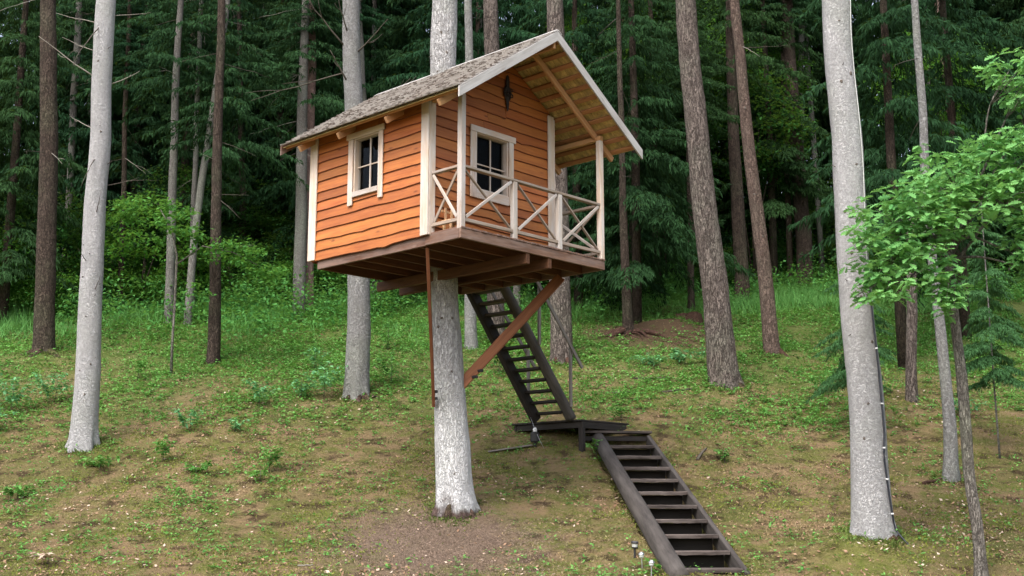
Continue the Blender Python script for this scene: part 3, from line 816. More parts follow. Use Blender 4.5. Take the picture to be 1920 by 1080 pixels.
# ------------------------------------------------------------------ trees
def root_flare(amp, hgt, lobes, ph, z0):
    def f(P, a):
        h = np.clip(P[:, 2] - z0, 0, None)[:, None]
        return 1 + amp * np.exp(-h / hgt) * (.75 + .55 * np.cos(lobes * a[None, :] + ph) + .3 * np.cos((lobes + 2) * a[None, :] + 2 * ph))
    return f

def trunk_mesh(D, path, top, seg, seed, flare=.28, fh=.22, rough=.03, base_drop=.35, yoff=None):
    p = [(x, D, z, r) for x, z, r in path]
    x0, z0, r0 = path[0]
    x1, z1, r1 = path[-1]; xa, za, ra = path[-2]
    if top > z1 + .3:
        sl = (x1 - xa) / max(z1 - za, .1) * .6
        n = max(2, int((top - z1) / 2.5))
        for q in range(1, n + 1):
            t = q / n; p.append((x1 + sl * (top - z1) * t, D, z1 + (top - z1) * t, r1 + (max(.03, r1 * .35) - r1) * t))
    p = [(x0, D, z0 - base_drop, r0 * 1.02)] + p
    R_ = resample(p, .14 if seg > 20 else .3)
    R_[:, 1] += .05 * vnoise(R_[:, 2] * .4, R_[:, 2] * 0 + seed, 31); R_[:, 0] += .022 * vnoise(R_[:, 2] * .7, R_[:, 2] * 0 + seed, 33)
    R_[:, :3] -= np.array([x0, D, z0])
    V, F = tube_arrays(R_[:, :3], R_[:, 3], seg, flare=root_flare(flare, fh, 4 + seed % 3, seed * 1.3, 0.0), rough=rough, seed=seed)
    return mesh_pd('trunk', V, F, True), R_

def dead_branch(root, R_, z, az, L, r=.02, sag=-.1, mat='twig', sub=2, seed=0):
    """bare branch from the trunk surface; az 0 = right, 90 = away from camera"""
    q = int(np.argmin(abs(R_[:, 2] - z))); c = R_[q, :3]; rt = R_[q, 3]
    d = np.array([math.cos(az), math.sin(az), 0]); rs = random.Random(seed)
    P = []; n = 7
    for t in np.linspace(0, 1, n):
        P.append(c + d * (rt * .8 + L * t) + np.array([rs.uniform(-.03, .03) * L * t, rs.uniform(-.03, .03) * L * t, L * (sag * t + .25 * sag * t * t) + rs.uniform(-.02, .02) * L * t]))
    parts = [tube_arrays(P, np.linspace(r, r * .25, n), 5)]
    for s in range(sub):
        i0 = rs.randint(2, 5); sp = rs.uniform(-1, 1); dd = unit(d + np.array([-d[1], d[0], 0]) * (1 if sp > 0 else -1) * rs.uniform(.5, 1.1) + np.array([0, 0, rs.uniform(-.4, .4)]))
        l2 = L * rs.uniform(.2, .45); PP = [P[i0] + dd * l2 * t + np.array([0, 0, sag * l2 * t * t]) for t in np.linspace(0, 1, 4)]
        parts.append(tube_arrays(PP, np.linspace(r * .5, r * .15, 4), 4))
    V, F, o = [], [], 0
    for v, f in parts:
        V += list(v); F += [tuple(i + o for i in ff) for ff in f]; o += len(v)
    obj('branch', mesh_pd('branch', V, F, True), M[mat], root)

def knot(root, R_, z, az, s, seed=0):
    q = int(np.argmin(abs(R_[:, 2] - z))); c = R_[q, :3]; rt = R_[q, 3]
    d = Vector((math.cos(az), math.sin(az), 0)); V, F = [], []
    n = 8; rs = random.Random(seed)
    t1 = Vector((-d.y, d.x, 0)); t2 = Vector((0, 0, 1))
    for ring, (rr, out) in enumerate(((1.0, -.03), (.8, .004), (.4, .010), (.2, .006))):
        for a in range(n):
            t = 2 * math.pi * a / n; k_ = rr * s * rs.uniform(.5, 1.1)
            p = Vector(c) + d * (rt + out) + t1 * k_ * math.cos(t) + t2 * k_ * math.sin(t) * (.7 + (seed % 3) * .4); V.append(p)
    for ring in range(3):
        for a in range(n): F.append((ring * n + a, ring * n + (a + 1) % n, (ring + 1) * n + (a + 1) % n, (ring + 1) * n + a))
    F.append(tuple(range(3 * n, 4 * n)))
    obj('branch_scar', mesh_pd('branch_scar', V, F, True), M['scar'], root)

# ---- spruce foliage
def bough(L, az, z0, rise, droop, dens=1.0):
    """one hanging spruce bough as leaf-like needle sprays"""
    n_tw = max(6, int(L * 9 * dens)); parts = []
    t = np.repeat(np.linspace(.12, 1., n_tw), 2) + rng.uniform(-.02, .02, n_tw * 2); sgn = np.tile([1., -1.], n_tw)
    ax = np.array([math.cos(az), math.sin(az), 0]); sv = np.array([-math.sin(az), math.cos(az), 0])
    def axis(t): return np.stack([ax[0] * L * t, ax[1] * L * t, z0 + L * (rise * t - droop * t * t + .18 * droop * t ** 4)], -1)
    org = axis(t)
    tl = np.clip(.42 * L * (1.08 - t) ** .8 * rng.uniform(.6, 1.1, len(t)), .10, .75)
    dirs = unit(ax[None] * .65 + sv[None] * sgn[:, None] * .8 + np.array([0, 0, -.30])[None] + rng.normal(0, .12, (len(t), 3)))
    # sprays along each side twig
    m = np.maximum(2, (tl / .042 * dens).astype(int)); idx = np.repeat(np.arange(len(t)), m)
    u = rng.uniform(.05, 1., len(idx))
    base = org[idx] + dirs[idx] * (tl[idx] * u)[:, None]; base[:, 2] -= .22 * tl[idx] * u * u
    lat = unit(np.cross(dirs[idx], np.array([0, 0, 1.]))) * rng.choice([-1, 1], len(idx))[:, None]
    d = unit(dirs[idx] * .45 + lat * rng.uniform(.1, .55, len(idx))[:, None] + np.array([0, 0, -1.])[None] * rng.uniform(.15, 1.5, len(idx))[:, None])
    Ls = rng.uniform(.10, .25, len(idx)); Ws = rng.uniform(.02, .052, len(idx))
    parts.append(kites(base, d, perp(d), Ls, Ws, .1))
    # sprays on the main axis
    n2 = int(L * 16 * dens); t2 = rng.uniform(.1, 1.03, n2); b2 = axis(t2)
    d2 = unit(ax[None] * .7 + sv[None] * rng.normal(0, .6, n2)[:, None] + np.array([0, 0, -1.])[None] * rng.uniform(-.1, .9, n2)[:, None])
    parts.append(kites(b2, d2, perp(d2), rng.uniform(.12, .28, n2), rng.uniform(.035, .07, n2), .1))
    return cat(parts)

def spruce_crown(H, R, zlo, nb, dens=1.0, slim=1.0):
    parts = []
    for q in range(nb):
        t = (q + rng.uniform(0, 1)) / nb; z = zlo + (H - zlo) * t
        L = max(.3, R * (1 - t) ** .75 * rng.uniform(.65, 1.12))
        parts.append(bough(L, rng.uniform(0, 2 * math.pi), z, rng.uniform(-.05, .22), rng.uniform(.35, .75), dens))
    return cat(parts)

CR = []
for q, (H, R_, zl, nb) in enumerate(((15, 2.8, .3, 135), (13, 3.2, .3, 125), (17, 2.6, .8, 140))):
    V, F = spruce_crown(H, R_, zl, nb, .95); me = mesh_np('spruce_crown', V, F); me.materials.append(M['spruce']); CR.append(me)
V, F = spruce_crown(9, 2.2, .25, 70, 1.25); CR_SM = mesh_np('spruce_crown', V, F); CR_SM.materials.append(M['spruce_light'])
V, F = spruce_crown(8, 3.0, 0., 48, .8); CR_HI = mesh_np('spruce_crown', V, F); CR_HI.materials.append(M['spruce'])

# ---- the trunks one can tell apart: (name, D, path[(x,z,r)], top, bark, segments, flare, label)
TR = [
 ('spruce_tree', 18.9, [(-.89, 1.54, .292), (-.91, 1.89, .283), (-.94, 2.46, .276), (-.99, 3.3, .259), (-1.03, 4.15, .238), (-1.06, 4.93, .218), (-1.1, 6.34, .217), (-1.14, 8.71, .213), (-1.13, 10.03, .211)], 19, 'bark_host', 48, .34, 'tall pale trunk passing up through the floor and roof of the tree house'),
 ('spruce_tree', 21.8, [(-7.75, 2.67, .232), (-7.75, 3.08, .23), (-7.76, 3.85, .222), (-7.80, 5.44, .208), (-7.82, 8.1, .19), (-7.85, 9.37, .186), (-7.87, 11.33, .18)], 19, 'bark_pale', 44, .30, 'pale grey spruce trunk with thin dead twigs, nearest on the left'),
 ('spruce_tree', 28.0, [(-11.04, 5.1, .25), (-11.12, 6.53, .235), (-11.22, 8.62, .219), (-11.31, 10.63, .208), (-11.4, 12.0, .197), (-11.58, 14.1, .18)], 20, 'bark_dark', 32, .22, 'thick dark brown trunk at the far left behind the pale spruce'),
 ('spruce_tree', 36.15, [(-13.76, 7.96, .115), (-13.82, 10.66, .108), (-13.88, 14.14, .11), (-13.94, 17.37, .103)], 22, 'bark_grey', 14, .2, 'thin grey trunk just right of the thick dark brown one'),
 ('spruce_tree', 33.5, [(-11.14, 7.16, .091), (-11.23, 10.0, .077), (-11.33, 13.22, .07), (-11.4, 15.71, .063)], 20, 'bark_dark', 12, .2, 'very thin brown trunk just right of the nearest pale left spruce'),
 ('spruce_tree', 31.35, [(-9.13, 6.37, .127), (-9.18, 8.72, .115), (-9.22, 11.71, .102), (-9.28, 15.59, .082)], 20, 'bark_grey', 16, .25, 'straight grey trunk rising behind the little broadleaf sapling'),
 ('spruce_tree', 33.0, [(-8.98, 6.95, .082), (-9.07, 10.89, .076), (-9.1, 13.85, .07), (-9.13, 16.33, .063)], 20, 'bark_grey', 12, .2, 'slender straight trunk crossing behind the right-leaning one'),
 ('spruce_tree', 31.15, [(-8.57, 6.3, .105), (-8.5, 8.24, .099), (-8.37, 10.3, .093), (-8.21, 12.1, .087), (-8.04, 13.94, .081), (-7.89, 15.5, .074)], 18, 'bark_grey', 14, .25, 'slim greenish-grey trunk leaning to the right at the left of the wood'),
 ('pine_tree', 27.5, [(-6.91, 4.9, .155), (-6.97, 7.2, .132), (-7.06, 9.8, .115), (-7.08, 11.81, .103), (-7.11, 13.87, .091)], 19, 'bark_dark', 22, .12, 'slim dark brown pine trunk, midway between pale left spruce and tree house'),
 ('spruce_tree', 36.6, [(-8.38, 8.09, .124), (-8.49, 10.77, .109), (-8.69, 14.29, .085), (-8.92, 17.93, .07)], 22, 'bark_dark', 14, .2, 'dim thin trunk standing right of the slim dark brown pine'),
 ('pine_tree', 38.0, [(-7.57, 8.3, .129), (-7.67, 12.94, .123), (-7.7, 16.65, .116), (-7.71, 18.56, .108)], 23, 'bark_dark', 14, .2, 'far dark trunk left of the tree house eave'),
 ('spruce_tree', 32.75, [(-5.89, 6.88, .185), (-5.95, 9.04, .165), (-6.0, 12.16, .152), (-6.02, 14.57, .123), (-6.02, 16.22, .109)], 20, 'bark_grey', 20, .25, 'grey trunk touching the peeling pink one, left of the tree house'),
 ('pine_tree', 33.2, [(-5.74, 7.05, .165), (-5.8, 9.45, .152), (-5.86, 13.11, .14), (-5.9, 16.42, .118)], 21, 'bark_pink', 20, .2, 'pinkish peeling trunk behind the left end of the tree house roof'),
 ('spruce_tree', 24.7, [(-3.22, 3.8, .27), (-3.21, 4.49, .256), (-3.22, 5.95, .235), (-3.34, 8.38, .216), (-3.44, 10.41, .196), (-3.55, 12.62, .182)], 19, 'bark_grey2', 36, .24, 'grey trunk with mossy foot directly behind the tree house'),
 ('spruce_tree', 34.7, [(-4.01, 7.55, .204), (-4.14, 10.3, .183), (-4.54, 13.63, .162), (-4.82, 17.09, .148)], 22, 'bark_grey', 18, .2, 'grey trunk half hidden behind the one with the mossy foot'),
 ('spruce_tree', 38.0, [(-4.51, 8.3, .086), (-4.62, 15.15, .08), (-4.64, 18.56, .072)], 22, 'bark_grey', 12, .2, 'thin far trunk rising above the left slope of the roof'),
 ('spruce_tree', 28.8, [(-.97, 5.41, .155), (-1.01, 6.67, .144), (-1.09, 13.01, .102), (-1.12, 14.45, .096)], 19, 'bark_grey2', 22, .3, 'pale slim trunk between the host trunk and the upper stair'),
 ('spruce_tree', 29.4, [(-.37, 5.63, .225), (-.4, 6.78, .213), (-.53, 13.39, .194), (-.56, 14.72, .189)], 20, 'bark_ridge', 26, .2, 'rough trunk seen through the treads of the upper stair'),
 ('spruce_tree', 33.65, [(.15, 7.21, .114), (.14, 8.77, .107), (.12, 10.04, .093)], 11.0, 'bark_grey', 14, .25, 'thin far trunk right of the top of the upper stair'),
 ('pine_tree', 27.55, [(1.15, 4.92, .265), (1.15, 5.94, .25), (1.08, 9.42, .229), (1.05, 13.62, .203), (1.04, 14.03, .197)], 20, 'bark_ridge', 34, .22, 'rough grey-brown trunk with reddish foot behind the stair handrail'),
 ('spruce_tree', 29.55, [(2.9, 5.75, .15), (2.88, 6.8, .121), (2.82, 9.01, .095), (2.81, 10.42, .082), (2.81, 14.79, .056)], 16, 'bark_dark', 22, .5, 'small spruce standing on bare red roots right of the porch'),
 ('spruce_tree', 33.85, [(3.48, 7.29, .107), (3.52, 9.61, .101), (3.56, 13.34, .079)], 19, 'bark_dark', 14, .2, 'dark trunk close behind the spruce with bare roots'),
 ('spruce_tree', 33.8, [(5.17, 7.27, .099), (5.19, 9.59, .093), (5.21, 13.32, .071)], 19, 'bark_dark', 14, .2, 'thin dark trunk just left of the big leaning pine'),
 ('pine_tree', 25.6, [(4.6, 4.15, .325), (4.52, 5.05, .31), (4.43, 6.34, .288), (4.28, 7.78, .27), (4.17, 9.24, .249), (4.06, 11.11, .24), (3.95, 13.02, .225)], 20, 'bark_ridge', 44, .30, 'big furrowed grey pine trunk leaning left, right of the tree house'),
 ('pine_tree', 28.1, [(6.16, 5.14, .195), (6.09, 6.55, .176), (5.94, 8.64, .161), (5.78, 10.66, .144), (5.67, 12.73, .126), (5.57, 14.14, .12)], 20, 'bark_brown', 26, .18, 'slimmer brown pine trunk leaning left beside the big furrowed pine'),
 ('spruce_tree', 35.4, [(6.93, 7.75, .225), (6.9, 10.14, .203), (6.83, 13.02, .173), (6.86, 17.4, .126)], 22, 'bark_dark', 18, .2, 'dark shaded trunk between the two leaning pines'),
 ('spruce_tree', 38.55, [(9.59, 8.62, .28), (9.64, 10.72, .256), (9.51, 14.22, .215), (9.45, 18.8, .183)], 24, 'bark_dark', 20, .2, 'thick dark trunk on the grass left of the pale right-hand trunk'),
 ('spruce_tree', 42.0, [(10.3, 9.38, .133), (10.51, 14.13, .117), (10.8, 19.08, .109)], 24, 'bark_grey', 12, .2, 'thin grey far trunk beside the thick dark one'),
 ('pine_tree', 48.0, [(10.9, 10.45, .153), (10.88, 17.31, .134), (10.67, 20.61, .124), (10.61, 23.02, .114)], 26, 'bark_orange', 12, .2, 'far reddish pine trunk against bright gaps of sky'),
 ('spruce_tree', 17.35, [(5.16, 1.04, .30), (5.16, 1.45, .288), (5.13, 2.17, .266), (5.11, 3.55, .241), (5.07, 4.65, .232), (5.06, 6.78, .225), (5.03, 8.21, .216), (5.02, 9.34, .214)], 19, 'bark_pale', 48, .34, 'thick pale trunk with a cable stapled down it, nearest on the right'),
 ('spruce_tree', 20.5, [(7.43, 2.16, .125), (7.45, 3.17, .105), (7.43, 4.37, .092), (7.41, 5.21, .084), (7.36, 6.74, .08), (7.36, 8.11, .076), (7.36, 9.72, .068), (7.36, 10.75, .063)], 17, 'bark_grey2', 22, .2, 'slim grey trunk behind the oak foliage on the right'),
 ('spruce_tree', 24.5, [(8.22, 3.73, .12), (8.34, 6.14, .105), (8.39, 7.28, .09)], 7.6, 'bark_ridge', 18, .2, 'trunk mostly hidden behind the oak leaves'),
]
def host_bark():
    m = bark('host_trunk_bark', (.52, .51, .51), (.37, .36, .355), (.13, .115, .105), (13, 13, 4.5), 24., .02, (.32, .35, .28), .5, crack=.4, speck=.3)
    t = m.node_tree; b = t.nodes['Principled BSDF']; src = b.inputs['Base Color'].links[0].from_socket
    tc = t.nodes.new('ShaderNodeTexCoord'); sp = t.nodes.new('ShaderNodeSeparateXYZ'); t.links.new(tc.outputs['Object'], sp.inputs[0])
    nz = t.nodes.new('ShaderNodeTexNoise'); nz.inputs['Scale'].default_value = 3.; t.links.new(tc.outputs['Object'], nz.inputs['Vector'])
    ad = t.nodes.new('ShaderNodeMath'); ad.operation = 'ADD'; t.links.new(sp.outputs[2], ad.inputs[0]); t.links.new(nz.outputs[0], ad.inputs[1])
    mr = t.nodes.new('ShaderNodeMapRange'); mr.inputs[1].default_value = 2.9; mr.inputs[2].default_value = 1.6; t.links.new(ad.outputs[0], mr.inputs[0])
    mr2 = t.nodes.new('ShaderNodeMapRange'); mr2.inputs[1].default_value = .45; mr2.inputs[2].default_value = .75; t.links.new(ad.outputs[0], mr2.inputs[0])
    mu = t.nodes.new('ShaderNodeMath'); mu.operation = 'MULTIPLY'; t.links.new(mr.outputs[0], mu.inputs[0]); t.links.new(mr2.outputs[0], mu.inputs[1])
    mu2 = t.nodes.new('ShaderNodeMath'); mu2.operation = 'MULTIPLY'; mu2.inputs[1].default_value = .5; t.links.new(mu.outputs[0], mu2.inputs[0])
    mx = t.nodes.new('ShaderNodeMix'); mx.data_type = 'RGBA'; t.links.new(mu2.outputs[0], mx.inputs[0]); t.links.new(src, mx.inputs[6]); mx.inputs[7].default_value = (.74, .735, .74, 1)
    mx2 = t.nodes.new('ShaderNodeMix'); mx2.data_type = 'RGBA'; mr3 = t.nodes.new('ShaderNodeMapRange'); mr3.inputs[1].default_value = .68; mr3.inputs[2].default_value = .5; t.links.new(ad.outputs[0], mr3.inputs[0])
    t.links.new(mr3.outputs[0], mx2.inputs[0]); t.links.new(mx.outputs[2], mx2.inputs[6]); mx2.inputs[7].default_value = (.11, .075, .065, 1)
    t.links.new(mx2.outputs[2], b.inputs['Base Color'])
    return m
M['bark_host'] = host_bark()
M['bark_grey2'] = bark('light_grey_bark', (.34, .335, .33), (.22, .215, .21), (.09, .08, .07), (14, 14, 12), 26., .016, (.31, .33, .27), .45, crack=.45)
M['bark_brown'] = bark('brown_pine_bark', (.24, .175, .145), (.145, .10, .082), (.05, .035, .03), (16, 16, 5), 30., .03, (.22, .22, .16), .3, crack=.7)
ROOTS = {}
for q, (nm, D, path, top, bk, seg, fl, lab) in enumerate(TR):
    root = empty(nm, (path[0][0], D, path[0][1])); tag(root, lab, 'tree', 'tree trunks of the wood')
    me, R_ = trunk_mesh(D, path, top, seg, q + 1, fl, .14 if path[0][2] < .2 else .20, .04 if 'pale' not in bk else .028)
    obj('trunk', me, M[bk], root); ROOTS[q] = (root, R_)
    # living crown, above the frame for the tall ones
    ct = R_[-1]
    if D > 31 and top > 12:
        c = obj('crown', CR_HI if q % 2 else CR[q % 3], None, root, (ct[0], ct[1], ct[2] - (7.0 if q % 2 else 6.5)), (0, 0, q * 1.7)); s_ = .8 if q % 2 else .55; c.scale = (s_, s_, s_ * (1.0 if q % 2 else .8))
R = math.radians
# dead twigs and scars on the trunks
for z, az, L, r, sg in ((7.1, 200, 1.0, .016, .55), (6.1, 165, .55, .012, .45), (8.1, 255, .75, .014, -1.1), (5.5, 262, .45, .012, -1.2), (4.4, 300, .35, .012, .8), (3.5, 255, .3, .01, .5), (2.9, 310, .28, .01, .8), (6.9, 20, .55, .013, .5), (4.9, 20, .6, .01, .28), (8.25, 170, .9, .011, .25), (8.3, 15, .6, .01, .15), (7.6, 175, .7, .01, .35)):
    dead_branch(*ROOTS[1], z, R(az), L, r, sg, 'twig_pale' if az < 250 and z > 5 else 'twig', 0 if L < .5 else 1, int(z * 10))
for z, az in ((.9, 280), (1.35, 250), (1.5, 300), (2.4, 270), (3.1, 240), (5.9, 290), (7.3, 265)): knot(*ROOTS[1], z, R(az), .028, int(z * 9))
for z, az, L, r, sg in ((6.2, 350, 1.1, .02, .55), (6.4, 20, 2.3, .018, .3), (7.6, 330, .8, .02, .6), (7.7, 215, 1.1, .022, .8), (6.9, 230, .5, .024, .9), (8.0, 250, .5, .02, 1.0), (5.6, 300, .9, .02, .45), (5.3, 180, .9, .015, .5), (7.2, 160, 2.4, .018, -.12), (4.8, 340, .7, .02, -.5)):
    dead_branch(*ROOTS[13], z, R(az), L, r, sg, 'twig', 2, int(z * 10))
for q, n_ in ((2, 10), (3, 9), (4, 9), (5, 9), (6, 9), (7, 6), (8, 7), (9, 8), (10, 9), (11, 10), (12, 8), (15, 8), (17, 4), (24, 3), (23, 2), (30, 8), (20, 7)):
    rs = random.Random(q)
    for _ in range(n_):
        R_ = ROOTS[q][1]; dead_branch(*ROOTS[q], rs.uniform(2.2, 10.), rs.uniform(0, 2 * math.pi), rs.uniform(.4, 1.4), rs.uniform(.006, .011), rs.uniform(-.8, .1), rs.choice(['twig', 'twig', 'twig_pale']), rs.choice([1, 2, 2]), rs.randint(0, 9999))
for q, zs_ in ((0, ((.55, 275), (7.2, 250), (7.55, 290), (7.8, 262), (3.1, 255), (2.2, 285), (2.9, 240), (4.1 - 1.0, 300))), (29, ((2.1, 260), (2.9, 300), (4.3, 250), (4.9, 235), (5.6, 285), (6.9, 255), (7.1, 300), (7.9, 265), (1.5, 240), (3.6, 275))), (23, ((2.6, 290), (4.4, 300), (5.0, 265), (5.2, 330), (6.1, 260), (7.3, 310))), (24, ((2.9, 280), (3.9, 255), (5.1, 285), (6.2, 260), (6.9, 290)))):
    for z, az in zs_: knot(*ROOTS[q], z, R(az), .03 if q < 20 else .035, int(z * 13))

for q, n_ in ((0, 12), (1, 14), (29, 16), (13, 8), (23, 8), (24, 7)):
    rs = random.Random(q + 50)
    for _ in range(n_): dead_branch(*ROOTS[q], rs.uniform(.9, 9.), R(rs.uniform(185, 355)), rs.uniform(.03, .13), rs.uniform(.008, .014), rs.uniform(-.6, .5), 'twig', 0, rs.randint(0, 9999))
# thin trunks deep in the wood
rs = random.Random(77)
for q in range(18):
    D = rs.uniform(38, 47); x_ = rs.uniform(-.42, .40) * D; lean = rs.uniform(-.5, .5); z_ = G(x_, D); r_ = rs.uniform(.08, .15)
    t = empty('spruce_tree', (x_, D, z_)); tag(t, 'thin dim trunk standing deep among the dark spruces', 'tree', 'thin trunks deep in the wood')
    tube('trunk', [(0, 0, -.3), (lean * .3, 0, 5), (lean * .7, .1, 11), (lean, .1, 19)], [r_ * 1.15, r_, r_ * .8, r_ * .4], M[rs.choice(['bark_grey', 'bark_dark', 'bark_brown', 'bark_grey'])], t, 10, rough=.05, seed=q)
# bare red roots of the small spruce
rt = ROOTS[20][0]
for az, L, r, dz in ((190, 1.1, .10, -.35), (215, .9, .08, -.42), (250, .55, .04, -.40), (285, .6, .045, -.42), (320, .9, .05, -.40), (345, 1.4, .08, -.32), (170, .8, .07, -.25), (270, .45, .035, -.42), (300, .8, .03, -.45)):
    P = []
    for t in np.linspace(0, 1, 8):
        x = math.cos(R(az)) * (.05 + L * t); y = math.sin(R(az)) * (.05 + L * t)
        zg = G(2.9 + x, 29.55 + y) - 5.75; zz = -.06 * t + .22 * (1 - t) ** 1.5 + zg * (1 - (1 - t) ** 2) - .03 * t + .05 * math.sin(t * 5 + az)*(1-t)
        P.append((x + .05 * math.sin(t * 7 + az), y, zz))
    tube('root', P, np.linspace(r, r * .35, 8), M['redroot'], rt, 7, rough=.12, seed=int(az))
# mossy knee at the feet of some trunks
def foot(qi, pts, mat):
    rt = ROOTS[qi][0]; bx, by, bz = rt.location
    for az, L, r in pts:
        P = []
        for t in np.linspace(0, 1, 7):
            x = math.cos(R(az)) * (.12 + L * t); y = math.sin(R(az)) * (.12 + L * t); zg = G(bx + x, by + y) - bz
            P.append((x, y, (.20 * (1 - t) ** 2.2) + zg * min(1, t * 1.6) - r * (.35 + .9 * t)))
        tube('root', P, np.linspace(r, r * .3, 7), M[mat], rt, 8, rough=.15, seed=int(az))
foot(13, ((285, .45, .10), (320, .5, .10), (240, .4, .08), (350, .7, .06)), 'bark_moss')
foot(29, ((340, .55, .20), (312, .5, .17)), 'redroot'); foot(29, ((225, .5, .13), (265, .4, .12)), 'bark_moss')
foot(0, ((330, .45, .10), (250, .35, .09), (200, .4, .08)), 'bark_moss')
foot(23, ((330, .5, .11), (250, .4, .1), (210, .4, .1)), 'bark_moss')
foot(19, ((300, .5, .09), (240, .5, .09)), 'redroot')
foot(24, ((320, .45, .08), (230, .4, .07)), 'redroot')
foot(2, ((330, .8, .12), (250, .6, .12), (210, .7, .1)), 'bark_moss')

# cut stump up the slope
def stump():
    x, y = 4.73, 31.75; z = G(x, y); rs = random.Random(4); n = 18; V, F = [], []
    rad = [.36 + rs.uniform(-.05, .05) for _ in range(n)]
    for q, (f, h) in enumerate(((1.25, -.15), (1.08, .06), (1., .2), (.96, .27))):
        for a in range(n):
            t = 2 * math.pi * a / n; V.append((rad[a] * f * math.cos(t), rad[a] * f * math.sin(t), h + (rs.uniform(-.03, .03) if q == 3 else 0)))
    for q in range(3):
        for a in range(n): F.append((q * n + a, q * n + (a + 1) % n, (q + 1) * n + (a + 1) % n, (q + 1) * n + a))
    V.append((0, 0, .25)); c = len(V) - 1
    o = empty('tree_stump', (x, y, z)); tag(o, 'low cut tree stump in the clearing behind the big leaning pine', 'stump')
    obj('bark_side', mesh_pd('bark_side', V, F), M['redroot'], o)
    V2 = [(v[0] * .97, v[1] * .97, v[2] + .004) for v in V[3 * n:4 * n]] + [(0, 0, .262)]
    obj('cut_face', mesh_pd('cut_face', V2, [(a, (a + 1) % n, n) for a in range(n)]), M['rafter'], o)
stump()

# ------------------------------------------------------------------ smaller spruces whose boughs hang among the trunks
LOWS = [
 (3.3, 31.2, .95, 1, 'dense dark spruce filling the gap right of the tree house roof'),
 (1.9, 33.5, 1.0, 0, 'dark spruce behind the ridge of the tree house'),
 (-9.9, 35.0, .95, 2, 'spruce with drooping boughs behind the sapling at left'),
 (-6.6, 36.8, 1.05, 0, 'tall spruce with hanging boughs left of the peeling pink trunk'),
 (-13.6, 31.5, .9, 1, 'lighter spruce at the far left edge'),
 (8.9, 27.0, 1.0, 2, 'spruce behind the oak at the right edge'),
 (11.5, 30.0, 1.05, 0, 'large spruce filling the upper right corner'),
 (-2.0, 34.5, 1.0, 1, 'dark spruce above the left slope of the roof'),
 (-12.4, 38.0, 1.1, 0, 'spruce behind the thick dark left trunk'),
 (8.6, 38.5, .95, 1, 'spruce between the slim brown pine and the pale right trunk'),
 (4.6, 37.0, 1.0, 2, 'spruce behind the big leaning pine'),
]
for q, (x, y, s, v, lab) in enumerate(LOWS):
    z = G(x, y); t = empty('spruce_tree', (x, y, z - .1), q * 2.1); tag(t, lab, 'tree', 'spruces with hanging boughs')
    c = obj('crown', CR[v], None, t); c.scale = (s, s, s); c.location = (0, 0, 1.2 if x < 3.5 else 2.6)
    tube('trunk', [(0, 0, -.2), (.05, 0, 5), (0, .05, 11), (0, 0, 15)], [.14, .11, .07, .02], M['bark_dark'], t, 10, rough=.05, seed=q)
# a young spruce bough just left of the pale right-hand trunk
def young(x, y, s, lab, lift=0.):
    z = G(x, y); t = empty('young_spruce', (x, y, z - .05), x); tag(t, lab, 'tree', 'young spruces')
    c = obj('crown', CR_SM, None, t, (0, 0, lift)); c.scale = (s, s, s)
    tube('trunk', [(0, 0, -.1), (0, .02, 3 * s), (0, 0, 8.8 * s + lift)], [.05 * s, .04 * s, .008], M['bark_grey'], t, 8)
young(6.55, 22.6, .42, 'young spruce showing left of the pale right-hand trunk', .95); young(8.7, 21.5, .42, 'young spruce with thin boughs under the oak', 1.3)
young(-12.2, 26.5, .16, 'tiny spruce at the left edge of the slope')

